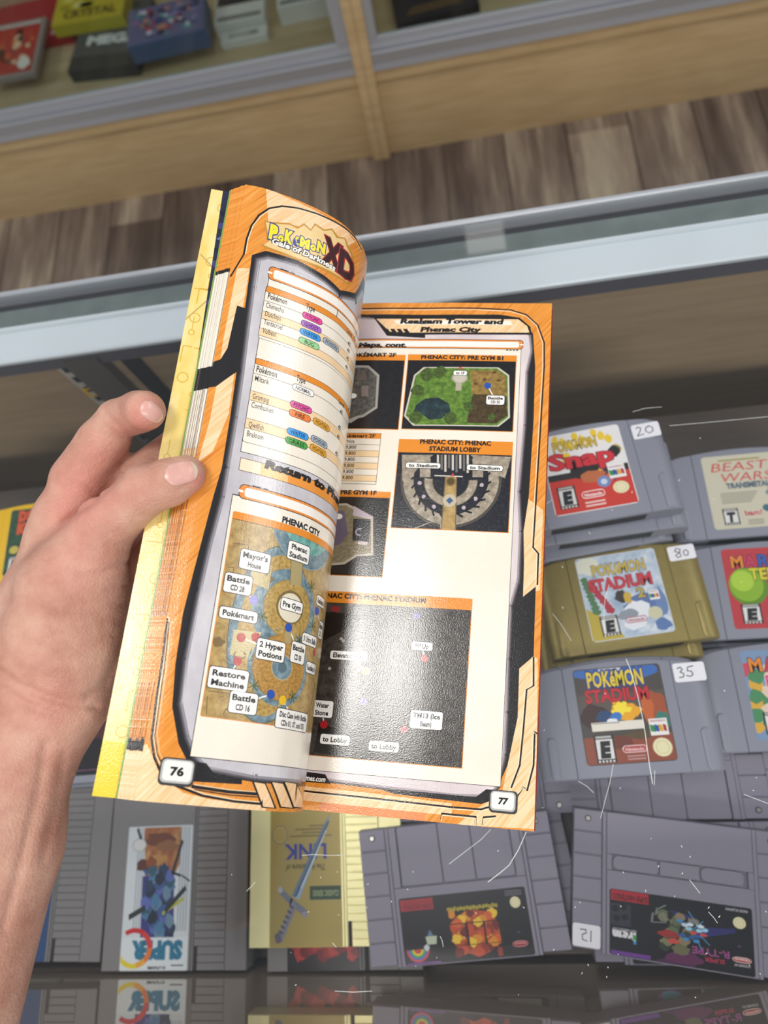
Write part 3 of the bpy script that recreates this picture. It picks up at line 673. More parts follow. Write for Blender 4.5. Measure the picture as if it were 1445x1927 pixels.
tl_ = [((563, 1040), 11.8, 8, ['Phenac', 'Stadium'], None, None), ((480, 1056), 13, 8.2, ["Mayor's", 'House'], None, None), ((448, 1099), 11.5, 8, ['Battle', 'CD 28'], (477, 1129.6), '8E86C8'), ((449, 1157), 15.8, 4.6, ['Pokémart'], None, None),
       ((550, 1140), 11.6, 4.8, ['Pre Gym'], None, None), ((604, 1133), 9, 4.4, ['Residence B'], None, None), ((603, 1186), 6, 7.6, ['Battle', 'CD 11'], (596, 1150), '2A4FA8'), ((583, 1205), 11.5, 4.6, ['3 Ultra Balls'], None, None),
       ((510, 1224), 13, 8.2, ['2 Hyper', 'Potions'], (481, 1199), 'B84A44'), ((561, 1229), 8.8, 8.6, ['Battle', 'CD 08'], (543, 1181), '2A4FA8'), ((586, 1258), 9, 4.6, ['Residence A'], None, None), ((430, 1278), 16, 8.2, ['Restore', 'Machine'], (447, 1244), 'B84A44'),
       ((458, 1323), 11.6, 8.2, ['Battle', 'CD 16'], (509.5, 1306.6), '2A4FA8'), ((553, 1356), 21, 7.6, ['Disc Case (with Battle', 'CDs 01, 07, and 03)'], (531.7, 1318), 'E6B81C')]
A.line([ql(510, 1224), ql(453.5, 1199.7)], .5, INKW, 6); A.poly(circ(*ql(453.5, 1199.7), 1.9), ink('B84A44'), 7); A.poly(circ(*ql(591, 1228), 1.5), ink('B84A44'), 7)
for c, w_, h_, ln, ptr, dc in tl_: tag_label(A, ql, c, w_, h_, ln, ptr, dotc=ink(dc) if dc else None)
# foot: page number, bars and slashes
A.rect(ql(400, 1425)[0], ql(380, 1443)[1], WL - 4, ql(377, 1433)[1] - 2, P_LAV, 3)
u, v = ql(333, 1453)
A.poly(qs(ql, [(355, 1432), (388, 1436), (402, 1455), (455, 1466), (455, 1476), (352, 1470)]), INK, 3.2)
A.rrect(u - 6.6, v - 5, u + 6.6, v + 5, 2, ink('3C3A3C'), 8); A.rrect(u - 6, v - 4, u + 6, v + 4.5, 1.8, ink('B9B6B2'), 8.4); A.rrect(u - 5.2, v - 3.2, u + 5.4, v + 4, 1.5, ink('EDEAE4'), 8.8); A.text('76', u, v - 1.2, 2.9, INK, 9.4, w=5.2, bold=.05, align='c')
for pts, w_ in (([(300, 1150), (314, 1166), (307, 1230), (295, 1310), (285, 1390), (290, 1425), (303, 1455), (330, 1478), (380, 1497), (440, 1508), (505, 1514)], .9), ([(307, 1160), (318, 1172), (311, 1240), (300, 1320), (291, 1385), (296, 1420), (306, 1440)], .4), ([(362, 1480), (430, 1490), (482, 1494)], 1.2), ([(366, 1486), (430, 1496), (484, 1500)], .4)):
    A.line(qs(ql, pts), w_, INK, 5)
    A.line([(a + .8, b + .6) for a, b in qs(ql, pts)], w_ * .5, ink('F6D9B0'), 4.6)
for x in (478, 512, 536):
    A.poly(qs(ql, [(x - 4, 1471), (x + 22, 1474), (x + 42, 1522), (x + 14, 1520)]), INK, 6); A.poly(qs(ql, [(x, 1472), (x + 20, 1475), (x + 38, 1520), (x + 17, 1518)]), P_PEACH, 6.5)
mbp = None
# city map shapes are cut to the frame, then printed under the labels
mb_l = MB(); shL = SL
def leaf76():
    mb = MB(); fn = lambda u, v, h: SL.pt(u, v, h)
    A2 = Art(); A2.it = A.it
    BC.emit(mb, lambda u, v, h: SL.pt(u, v, h + 4.4 * .012e-3), .012e-3 * .5, clip=(u0, v0, UM, vh), strip=2.0)
    return mb
mbm = leaf76()
oL = leaf(SL, 'page', A, 'left page with creature tables, a city map and the number 76')
me_extra = bbuild(mbm, 'map_print', parent=oL); 

# ------------------------------------------------------------ page 77 (right)
A = Art(); WR = SR.W
A.rect(0, 0, WR, LBm, P_ORANGE, 0)
A.poly(qs(qr, [(983, 930), (1022, 960), (1016, 1110), (984, 1123)]), P_PEACH, .6)
A.poly(qs(qr, [(973, 1350), (977, 1258), (1004, 1235), (1012, 1240), (1008, 1560), (860, 1552), (900, 1520), (945, 1490)]), P_PEACH, .6)
A.poly(qs(qr, [(560, 1478), (700, 1493), (850, 1512), (850, 1535), (560, 1505)]), P_PEACH, .5)
A.poly(qs(qr, [(600, 1500), (700, 1512), (800, 1528), (800, 1548), (600, 1530)]), ink('E58A50'), .4)
blk = qs(qr, [(560, 592), (690, 592), (955, 594), (985, 606), (1003, 628), (1007, 690), (1004, 790), (995, 934), (985, 1000), (986, 1060), (984, 1123), (1008, 1104), (1004, 1235), (977, 1258), (974, 1350), (955, 1440), (928, 1500), (905, 1512), (735, 1492), (700, 1480), (540, 1462)])
A.poly(blk, ink('1E1B1C'), 2)
A.poly(qs(qr, [(560, 600), (700, 600), (950, 603), (978, 612), (996, 632), (999, 660), (990, 700), (986, 800), (975, 925), (978, 1000), (974, 1090), (960, 1140), (955, 1240), (952, 1340), (948, 1420), (935, 1478), (925, 1492), (905, 1497), (860, 1496), (720, 1480), (540, 1456)]), P_LAVP, 2.6)
RIM = A.it[-1][0]
for w_, c_, L_ in ((3.0, '3A3538', 2.2), (2.0, '6A6062', 2.35), (.9, 'A0949A', 2.75)): A.line(RIM, w_, ink(c_), L_)
for w_, m_, L_, o_ in ((.8, INK, 3, 0), (.4, ink('F8E3C0'), 3.5, 3)):
    A.line(qs(qr, [(560, 582 + o_), (690, 581 + o_), (900, 580 + o_), (960, 583 + o_), (990, 592 + o_), (1012 - o_, 612), (1024 - o_, 645), (1024 - o_, 690), (1008 - o_, 950), (1003 - o_, 1030), (1013 - o_, 1042), (1011 - o_, 1100)]), w_, m_, L_)
    A.line(qs(qr, [(1004 - o_, 1237), (1004 - o_, 1290), (991 - o_, 1297), (985 - o_, 1370), (978 - o_, 1440), (962 - o_, 1482)]), w_, m_, L_)
    A.line(qs(qr, [(1010 - o_, 1380), (1006 - o_, 1378), (1004 - o_, 1440), (992 - o_, 1487), (984, 1482), (972 - o_, 1500)]), w_, m_, L_)
    A.line(qs(qr, [(560, 1487 + o_), (700, 1502 + o_), (850, 1519 + o_), (905, 1523 + o_), (930, 1516 + o_)]), w_, m_, L_)
    A.line(qs(qr, [(830, 1541 + o_), (832, 1531 + o_), (895, 1537 + o_), (895, 1552 + o_)]), w_, m_, L_); A.line(qs(qr, [(908, 1552 + o_), (910, 1538 + o_), (932, 1536 + o_)]), w_, m_, L_)
A.poly(qs(qr, [(690, 594), (704, 599), (728, 632), (800, 636), (800, 630), (1000, 630), (998, 615), (978, 598), (940, 592)]), INK, 3)
A.poly(qs(qr, [(708, 600), (975, 601), (992, 614), (996, 626), (770, 626), (733, 624)]), P_PEACH, 3.5); A.poly(qs(qr, [(740, 603), (960, 604), (965, 612), (750, 611)]), ink('F6EBDD'), 3.8)
for k in range(4): A.poly(qs(qr, [(722 + k * 12, 619), (730 + k * 12, 619), (738 + k * 12, 631), (730 + k * 12, 631)]), INK, 4)
tx(A, qr, 'Realgam Tower and', (752, 610), (948, 608.5), 2.9, INK, 6, bold=.06, shear=.12); tx(A, qr, 'Phenac City', (790, 625), (906, 624), 2.9, INK, 6, bold=.06, shear=.12)
uL = 10.0; uR_, vT = qr(983, 655); uR2, vB = qr(938, 1480); uRm = (uR_ + uR2) / 2
A.rect(uL, vB - .25, uRm + .25, vT, INK, 3); A.rect(uL + .25, vB, uRm, vT, CREAM, 3.5)
u_, v1 = qr(984, 641); _, v0 = qr(984, 657)
A.rrect(uL - .3, v0 - .35, u_ + .3, v1 + .35, 2, INK, 4); A.rrect(uL, v0, u_, v1, 1.8, ink('E58A3A'), 4.4); A.rrect(uL + 1, v0 + .8, u_ - 2, v1 - .9, 1.2, ink('F6EEE6'), 4.8); A.rect(u_ - 1.6, (v0 + v1) / 2 - .4, u_ + .4, (v0 + v1) / 2 + .4, ink('F6EEE6'), 5)
for k in range(4): A.rect(u_ - 9 + k * 1.8, v0 - 1.1, u_ - 7.8 + k * 1.8, v0 - .5, INK, 4)
tx(A, qr, 'Maps, cont.', (674, 653.5), (765, 653), 2.7, INK, 6, bold=.06, shear=.1)
def box(tl, tr, hb, br, body, u0=None):
    (a, v1), (b, v1b) = (qr(*tl) if tl else (u0, None)), qr(*tr); v1 = v1b if v1 is None else (v1 + v1b) / 2
    vh = qr(*hb)[1]; b2, v0 = qr(*br); a = a if u0 is None else u0; b = (b + b2) / 2
    A.rect(a - .35, v0 - .35, b + .35, v1 + .35, ORB, 4); A.rect(a, v0, b, vh, body, 4.4); A.rect(a, vh - .12, b, vh + .12, INK, 4.6)
    return a, b, v0, vh, v1
b1 = box(None, (763, 669), (763, 679), (748, 808), P_BLACK, uL + 3)
b2 = box((769, 669), (973, 669), (870, 679), (962.6, 812), P_BLACK)
tx(A, qr, 'PHENAC CITY: POKÉMART 2F', (560, 676), (745, 676), 2.3, INK, 6, bold=.05); tx(A, qr, 'PHENAC CITY: PRE GYM B1', (792, 676.5), (947, 676.5), 2.3, INK, 6, bold=.05)
oc = [(640, 688), (694, 688), (714, 706), (710, 768), (684, 785), (674, 787), (660, 796), (640, 796)]
A.poly(qs(qr, oc), ink('A8A49C'), 4.8); A.poly(qs(qr, [(640, 692), (692, 692), (709, 708), (706, 765), (682, 781), (670, 783), (655, 790), (640, 790)]), P_GREY, 5.2)
A.poly(qs(qr, [(680, 726), (693, 726), (693, 746), (680, 746)]), ink('857A74'), 5.6); A.poly(qs(qr, [(672, 704), (690, 704), (690, 716), (672, 716)]), ink('6B5E58'), 5.6); A.poly(circ(*qr(664, 745), 2.2, 1.6), INKW, 5.8)
oc = [(797, 691), (938, 691.5), (958, 706), (959.5, 786), (938, 803), (777, 801), (760, 783), (779, 706)]
ocq = qs(qr, oc); cc = np.mean(ocq, axis=0)
A.poly(ocq, ink('C9C4B6'), 4.8); inn = [tuple(cc + (np.array(p) - cc) * .965) for p in ocq]
A.poly(inn, P_GRASS, 5.1)
A.poly(qs(qr, [(884, 697), (936, 697), (952, 710), (953, 745), (888, 741)]), P_DIRT, 5.4); A.poly(qs(qr, [(890, 741), (953, 746), (954, 782), (934, 797), (878, 796), (884, 765)]), P_DDIRT, 5.4)
A.poly(qs(qr, [(783, 762), (800, 750), (825, 748), (845, 760), (848, 775), (830, 788), (808, 790), (795, 780), (778, 775)]), P_POND, 5.5)
for (x, y, r) in ((803, 705, 4.5), (828, 700, 4.2), (786, 735, 4.2), (783, 785, 4.4), (848, 787, 4.2), (882, 765, 3.6), (925, 785, 2.5)): c = qr(x, y); A.poly(blobpts(c[0], c[1], r, r, int(x), 19, .3), P_TREE, 5.8)
for (x, y) in ((912, 714), (938, 716), (930, 701), (895, 722)): c = qr(x, y); A.poly(blobpts(c[0], c[1], 1.5, .9, int(x)), ink('5A4222'), 5.8)
c = qr(865, 711); A.poly(circ(c[0], c[1], 4.6, 3.6, 12), ink('A79F90'), 5.8); A.poly(circ(c[0], c[1], 3.6, 2.8, 12), ink('C2BAAB'), 6.1); A.poly(qs(qr, [(858, 718), (869, 718), (868, 735), (857, 735)]), ink('B0A694'), 5.9); A.poly(qs(qr, [(861, 694), (866, 690), (872, 694)]), ink('C8434A'), 6)
tag_label(A, qr, (866, 702), 7.6, 2.7, ['to 1F'], fs=1.7); tag_label(A, qr, (932, 753), 9.8, 5.4, ['Battle', 'CD 35'], (917.5, 726), dotc=ink('2450A8'))
# price table
(a_, v1), (_, vh), (b_, v0) = qr(640, 815), qr(716, 826), qr(709, 912); a_ = uL + 16
A.rect(a_, v0, qr(713, 860)[0], v1, INK, 4); ub = qr(713, 860)[0] - .25; A.rect(a_, v0 + .25, ub, v1 - .2, CREAM, 4.4); A.rect(a_, vh, ub, v1 - .2, ORB, 4.8)
st = (vh - (v0 + 1.6)) / 7
for k in range(1, 8):
    v = vh - st * k; A.rect(a_, v - .1, ub, v + .1, INK, 5.2)
    if k in (2, 4, 6): A.rect(a_, v - st * 1 + .1, ub, v - .1, PEACHROW, 4.8)
    A.text('Price' if k == 1 else '\u00b79,800', qr(650, 830)[0], v + st * .28, 2.0, INK, 6, w=5.2 if k == 1 else 6.6)
tx(A, qr, 'Pokémart 2F', (644, 823.5), (706, 823.5), 2.0, INK, 6, bold=.04)
# stadium lobby
bx = box((752, 827), (965, 833), (857, 854), (955, 1002), picture('print_lobby_dark', [(.35, '121218'), (.6, '23232C'), (.75, '4A4A52')], 600))
tx(A, qr, 'PHENAC CITY: PHENAC', (790, 835.5), (924, 838), 2.5, INK, 6, bold=.05); tx(A, qr, 'STADIUM LOBBY', (807, 848.5), (905, 850.5), 2.5, INK, 6, bold=.05)
B2 = Art(); c = qr(848, 905)
def ring(cx, cy, ro, ri, a0, a1, m, L, n=26, Bq=B2, ry=1.0):
    pts = [(cx + ro * math.cos(math.radians(a0 + (a1 - a0) * k / n)), cy + ry * ro * math.sin(math.radians(a0 + (a1 - a0) * k / n))) for k in range(n + 1)]
    pts += [(cx + ri * math.cos(math.radians(a1 - (a1 - a0) * k / n)), cy + ry * ri * math.sin(math.radians(a1 - (a1 - a0) * k / n))) for k in range(n + 1)]
    Bq.poly(pts, m, L)
ring(c[0], c[1] + 1, 27, 20.5, 150, 390, ink('4A453E'), 1); ring(c[0], c[1] + 1, 25.5, 20, 155, 385, P_STONE, 1.4)
for k in range(15):
    a = math.radians(172 + k * 14); B2.line([(c[0] + 18.5 * math.cos(a), c[1] + 18.5 * math.sin(a)), (c[0] + 21 * math.cos(a + .12), c[1] + 21 * math.sin(a + .12))], 1.1, ink('15151A'), 2)
    if k % 2: B2.poly(blobpts(c[0] + 16.6 * math.cos(a), c[1] + 16.6 * math.sin(a), 1.3, 1.3, k), ink('B9A9B4'), 2)
ring(c[0], c[1], 14.4, 9.4, 175, 365, ink('55503F'), 2); ring(c[0], c[1], 14.0, 9.8, 176, 364, P_STONE, 2.4)
for x0_, x1_ in ((790, 810), (889, 909)): B2.poly(qs(qr, [(x0_, 862), (x1_, 862), (x1_, 898), (x0_, 898)]), P_STONE, 2.2)
for k in range(9): B2.poly(qs(qr, [(822 + k * 7, 856), (826 + k * 7, 856), (826 + k * 7, 880 + (k * 37 % 11)), (822 + k * 7, 880 + (k * 37 % 11))]), ink(['C8C0B4', '6E6A66'][k % 2]), 1.8)
B2.poly(qs(qr, [(756, 856), (815, 856), (790, 878), (770, 900), (757, 905)]), P_STONE, 1.1); B2.poly(qs(qr, [(885, 856), (962, 860), (950, 900), (915, 885)]), P_STONE, 1.1)
B2.poly(qs(qr, [(837, 898), (860, 898), (858, 1000), (829, 1000)]), ink('6A5F48'), 2.6); B2.poly(qs(qr, [(839, 898), (858, 898), (856, 1000), (831, 1000)]), P_TAN, 3); B2.poly(circ(*qr(848, 906), 2.9, 2.9), ink('8C7240'), 3.4); B2.poly(circ(*qr(848, 906), 2, 2), ink('57451F'), 3.7)
B2.poly(circ(*qr(846, 942), 3.6, 3.6), ink('BEB29A'), 3.2); d = qr(846, 942); B2.poly([(d[0] - 1.9, d[1]), (d[0], d[1] - 1.9), (d[0] + 1.9, d[1]), (d[0], d[1] + 1.9)], ink('3A5A86'), 3.6)
B2.line(qs(qr, [(818, 895), (870, 897)]), .6, ink('D8D2C8'), 2.4); d = qr(852, 893); B2.poly([(d[0] - .9, d[1] - 1), (d[0] + .9, d[1] - 1), (d[0], d[1] + 1.2)], ink('CC3A44'), 3.6)
B2.line(qs(qr, [(779, 995), (829, 975), (829, 1000)]), .5, P_STONE, 2); 
B2clip = (bx[0], bx[2], bx[1], bx[3])
tag_label(A, qr, (796, 876), 18.6, 3.0, ['to Stadium'], fs=1.8); tag_label(A, qr, (912, 880.5), 19, 3.0, ['to Stadium'], fs=1.8)
# pre gym 1F
b5 = box(None, (735, 927), (735, 938), (718, 1086), picture('print_pregym_dark', [(.4, '100E0D'), (.7, '221E1C')], 500), uL + 3)
tx(A, qr, 'PHENAC CITY: PRE GYM 1F', (560, 932), (708, 932.5), 2.3, INK, 6, bold=.05)
A.poly(qs(qr, [(600, 950), (652, 947), (702, 972), (702, 1045), (672, 1047), (648, 1062), (600, 1066)]), ink('B6AA9A'), 5); A.poly(qs(qr, [(600, 954), (650, 951), (698, 975), (698, 1041), (670, 1043), (646, 1058), (600, 1062)]), picture('print_gym_floor', [(.3, '6B6048'), (.6, '8C8064')], 500), 5.4)
A.poly(qs(qr, [(666, 952), (700, 972), (700, 978), (664, 970)]), ink('B9A9B2'), 5.7); A.poly(qs(qr, [(665, 976), (697, 978), (694, 1020), (663, 1017)]), ink('17141C'), 5.8); ring(*qr(676, 1001), 2.2, 1.3, 60, 300, ink('9C98A4'), 6.1, 14, A); A.poly(qs(qr, [(620, 960), (648, 962), (655, 1005), (640, 1025), (620, 1028)]), ink('6A5E70'), 5.7)
A.poly(qs(qr, [(674, 1018), (692, 1020), (691, 1026), (673, 1024)]), ink('C8B8B8'), 6.2); A.poly(circ(*qr(637, 972), 2.2, 1.6), INKW, 6.4)
# stadium
b6 = box(None, (888.5, 1128), (730, 1140), (868, 1445), P_ARENA, uL + 3)
tx(A, qr, 'PHENAC CITY: PHENAC STADIUM', (592, 1123), (801, 1135.5), 2.5, INK, 6, bold=.05)
ctr = qr(690, 1280)
for r_ in (34, 28, 22, 16): ring(ctr[0], ctr[1], r_, r_ - .3, 0, 360, ink('4A443F'), 4.8, 40, A)
A.poly(qs(qr, [(590, 1150), (690, 1158), (640, 1190), (590, 1215)]), ink('191618'), 5); A.poly(qs(qr, [(600, 1360), (660, 1380), (655, 1425), (590, 1415)]), ink('141214'), 4.9)
for (x, y) in ((642, 1202), (646, 1206), (620, 1258)): A.poly(circ(*qr(x, y), 1, .9, 5), ink('A8A29C'), 5.4)
A.poly(qs(qr, [(624, 1140), (640, 1142), (638, 1152), (622, 1150)]), ink('8C2A2E'), 5.4)
for c_, w_, h_, ln, ptr, dc in [((656, 1234), 19, 4.2, ['Elevator Key'], (688.7, 1263), 'D8C43A'), ((794, 1216), 10.6, 4, ['PP Up'], (798.7, 1239), 'B04A48'), ((802, 1355), 15.6, 8.4, ['TM13 (Ice', 'Beam)'], None, None), ((630, 1392), 14.6, 4.6, ['to Lobby'], None, None), ((722, 1405), 14.6, 4.6, ['to Lobby'], None, None), ((606, 1334), 11, 8, ['Water', 'Stone'], (609.5, 1363.5), 'A81420'), ((733, 1313), 10, 8, ['HP Up', ''], None, None)]:
    if ln[0] == 'HP Up': continue
    tag_label(A, qr, c_, w_, h_, ln, ptr, dotc=ink(dc) if dc else None)
for x, y, c_ in ((684, 1320, '6E5FB8'), (760, 1373, 'A84444'), (784, 1159, '4A4690')): A.poly(circ(*qr(x, y), 1.7), ink(c_), 7)
# foot
A.poly(qs(qr, [(560, 1450), (612, 1457), (622, 1475), (560, 1470)]), INK, 4); tx(A, qr, 'www.primagames.com', (520, 1462), (612, 1472.5), 2.4, INKW, 6, bold=.03, shear=.15)
A.poly(qs(qr, [(736, 1485), (895, 1500), (915, 1485), (945, 1488), (930, 1505), (905, 1513), (740, 1494)]), INK, 3.4)
u, v = qr(947, 1509)
A.rrect(u - 6.6, v - 5, u + 6.6, v + 5, 2, ink('3C3A3C'), 8); A.rrect(u - 6, v - 4, u + 5.6, v + 4.5, 1.8, ink('B9B6B2'), 8.4); A.rrect(u - 5.4, v - 3.2, u + 4.8, v + 4, 1.5, ink('EDEAE4'), 8.8); A.text('77', u, v - 1.0, 2.7, INK, 9.4, w=4.8, bold=.05, align='c', shear=.15)
oR = leaf(SR, 'page', A, 'right page with framed maps and the number 77')
mb = MB(); B2.emit(mb, lambda u, v, h: SR.pt(u, v, h + 4.6 * .012e-3), .006e-3, clip=B2clip, strip=2.0); bbuild(mb, 'map_print', parent=oR)
for o_ in (bpy.data.objects['map_print'], bpy.data.objects['map_print.001']): pass

# ------------------------------------------------------------ leaves fanned out below page 76
def shifted(prof, dx, dz, ext=0, keep=.30):
    """the same curve, its fore edge slid outwards; beyond the bend it runs beside the leaf above"""
    sh = Sheet(prof); n = len(prof); out = []
    P2 = np.array(prof); T = np.gradient(P2, axis=0); T /= np.linalg.norm(T, axis=1)[:, None]; N = np.stack([T[:, 1], -T[:, 0]], 1)
    for i, (x, z) in enumerate(prof):
        f = i / (n - 1); out.append((x + N[i][0] * dz * (1 - f * .6), z + N[i][1] * dz * (1 - f * .6)))
    t0 = T[0]; out[0] = (out[0][0] - t0[0] * dx, out[0][1] - t0[1] * dx); out[1] = (out[1][0] - t0[0] * dx * .5, out[1][1] - t0[1] * dx * .5)
    return out
def edge_art(w, dark_sheet=None):
    """printed border seen along the fore edge, heights as on page 76"""
    A = Art()
    def V(py): return ql(max(440 - (py - 350) * .19, 235), py)[1]
    A.rect(0, 0, 60, LBm, P_ORANGE, 0)
    A.rect(0, V(690), 60, V(508), CREAM, 1); A.rect(0, V(730), 60, V(688), INK, 1.5); A.rect(0, V(840), 60, V(730), CREAM, 1); A.rect(0, V(880), 60, V(840), P_PEACH, 1)
    A.rect(0, V(510), 60, V(503), INK, 1.5)
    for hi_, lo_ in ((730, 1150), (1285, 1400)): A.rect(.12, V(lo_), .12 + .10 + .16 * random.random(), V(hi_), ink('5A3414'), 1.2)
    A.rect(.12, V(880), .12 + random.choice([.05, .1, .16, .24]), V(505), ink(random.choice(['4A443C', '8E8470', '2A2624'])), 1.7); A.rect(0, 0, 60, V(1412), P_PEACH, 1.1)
    A.rect(0, V(1158), 60, V(1150), ink('A8692C'), 1.5); A.rect(0, V(1412 + 3 * random.random()), 60, V(1398 - 12 * random.random()), INK, 1.5)
    return A
NL = 9
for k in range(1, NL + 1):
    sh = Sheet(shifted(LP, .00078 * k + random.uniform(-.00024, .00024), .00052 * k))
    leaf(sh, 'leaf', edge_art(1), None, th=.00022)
sh = Sheet(shifted(LP, .0078, .0054)); Ag = Art(); Ag.rect(0, 0, 200, LBm, ink('7FA04C'), 0); leaf(sh, 'leaf', Ag, 'leaf with a green edge', th=.0002)
# dark blue sheet showing at the top only: it fans out towards the head of the book
class Fan(Sheet):
    def pt(s, u, v, h=0):
        p = Sheet.pt(s, u, v, h); T = s.P[0] - s.P[3]; T = T / np.linalg.norm(T); return p + T * .0091 * (v / 277) * max(0, 1 - u / 25)
sh = Fan(shifted(LP, .0020, .0060)); Ab = Art(); Ab.rect(0, 0, 200, LBm, ink('23243F'), 0)
for i in range(8): Ab.poly(blobpts(3 + i % 3, 215 + i * 7, 5, 2.5, i), ink(['3C3F70', '15162A', '6A6E9A'][i % 3]), 1)
leaf(sh, 'leaf', Ab, 'dark blue leaf', th=.0002)
# yellow folded sheet at the back
sh = Sheet(shifted(LP, .0166, .0068)); Ay = Art(); Ay.rect(0, 0, 200, LBm, P_YEL, 0); Ay.rect(0, 0, 200, 20, ink('EFC81E'), .6)
YL = ink('D6AC40'); q = random.Random(11)
for i in range(34):
    u = q.uniform(1, 11); v = 24 + i * 7.6; k = i % 4
    if k == 0: ring(u + 1, v, 2.6, 2.1, 0, 360, YL, 1.2, 18, Ay)
    elif k == 1: Ay.line([(u, v), (u, v + 8), (u + 4, v + 8)], .5, YL, 1.2)
    elif k == 2: Ay.line([(u, v), (u + 6, v), (u + 6, v + 5)], .5, YL, 1.2)
    else: ring(u + 2, v, 1.5, 1.0, 0, 360, YL, 1.2, 14, Ay); Ay.line([(u + 2, v + 1.4), (u + 2, v + 8)], .4, YL, 1.2)
for a, b in (((0, 70), (12, 60)), ((0, 118), (11, 132)), ((0, 205), (12, 222)), ((1, 240), (12, 230))): Ay.line([a, b], .7, ink('BFA36A'), 1.4)
leaf(sh, 'cover_flap', Ay, 'yellow printed inner cover', th=.0005)
# leaves and cover under page 77
def under(name, prof, z0, z1, m, dx=0, label=None):
    c = catmull(prof, 5); mb = MB(); vs = []; fs = []; n = len(c)
    for x, z in c:
        x2 = x + dx * (1 if x > 0 else 0); B_ = np.array([x2, ybot(x2), z])
        for zz in (z0, z1):
            vs += [B_ + np.array([0, 0, zz]), B_ + G * LB + np.array([0, 0, zz])]
    for i in range(n - 1):
        a = 4 * i; b = a + 4; fs += [(a, a + 1, b + 1, b), (a + 2, b + 2, b + 3, a + 3), (a, b, b + 2, a + 2), (a + 1, a + 3, b + 3, b + 1)]
    fs += [(0, 2, 3, 1), (4 * n - 4, 4 * n - 3, 4 * n - 1, 4 * n - 2)]
    mb.add(vs, fs, m); return bbuild(mb, name, label)
under('page_block', RP, -.0052, -.0003, picture('page_edges', [(.3, 'D8C8AC'), (.6, 'EFE4D2'), (.8, 'C98A48')], 8, stretch=(1, .1, 1)), label='block of unread leaves')
under('back_cover', RP, -.0060, -.0053, mat('back_cover_card', '8A2A24', .3), .0008)
# ============================================================ game cartridges
mm = lambda pts: [(x / 1000, y / 1000) for x, y in pts]
PL_GREY = mat('plastic_cool_grey', '878A96', .42, bump=.12, bscale=1800)
PL_SN = mat('plastic_lilac_grey', '878492', .45, bump=.15, bscale=1800)
PL_NES = mat('plastic_warm_grey', '7E7C7B', .45, bump=.12, bscale=1800)
PL_GOLDD = mat('plastic_olive_gold', '93854A', .38, .35, bump=.15, bscale=1800, var=.12)
PL_GOLD = mat('plastic_bright_gold', 'F2ECB0', .36, .5, bump=.25, bscale=1500)
PL_YEL = mat('plastic_yellow', 'F0C010', .35)
SLOTM = mat('connector_black', '141416', .6); SCREW = mat('screw_steel', 'B0ACA4', .3, .9); STICK = mat('sticker_white', 'E9EAEE', .45)
MARK = mat('marker_black', '16161C', .6)

def n64_body(m):
    mb = MB()
    xs = [-59, -58.2, -56.5, -53.5, -49, -44, -38, -36.4, -36, -35.6, -30, -24, -16, -8, 0, 8, 16, 24, 30, 35.6, 36, 36.4, 38, 44, 49, 53.5, 56.5, 58.2, 59]
    def top(x): 
        a = abs(x)
        if a <= 36: return 38.0 - 2.6 * (a / 36) ** 2
        return 35.4 - 5.4 * ((a - 36) / 23) ** 1.8
    def zf(x):
        a = abs(x)
        if abs(a - 36) < .05: return -.9
        if a > 36.2: return -.35 - (7.5 * (1 - math.sqrt(max(0, 1 - ((a - 47) / 12) ** 2))) if a > 47 else 0)
        return 0
    yb = -37.0; T = -18.2; vs = []; fs = []
    for x in xs:
        z = zf(x); t = top(x); zb = T + (2.0 if abs(x) > 58.5 else (.8 if abs(x) > 57.8 else 0))
        vs += [(x, yb, zb), (x, yb, z - .9), (x, yb + .9, z), (x, t - 1.8, z), (x, t - .5, z - .5), (x, t, z - 1.8), (x, t, zb)]
    n = len(xs); r = 7
    for i in range(n - 1):
        for k in range(r): fs.append((i * r + k, (i + 1) * r + k, (i + 1) * r + (k + 1) % r, i * r + (k + 1) % r))
    fs += [tuple(range(r))[::-1], tuple((n - 1) * r + k for k in range(r))]
    fs = [f[::-1] for f in fs]
    mb.add([(a / 1000, b / 1000, c / 1000) for a, b, c in vs], fs, m)
    for s in (-1, 1):      # finger tabs at the lower corners
        x0, x1 = sorted((s * 46.5, s * 52.5)); pts = rr(x0, -36.4, x1, -10, 2.8)
        mb.bprism(mm(pts), -.004, .0003, m, .0007)
        x0, x1 = sorted((s * 40, s * 46.4))
    mb.box(-.033, .033, -.0374, -.0369, -.0145, -.0045, SLOTM)
    return mb
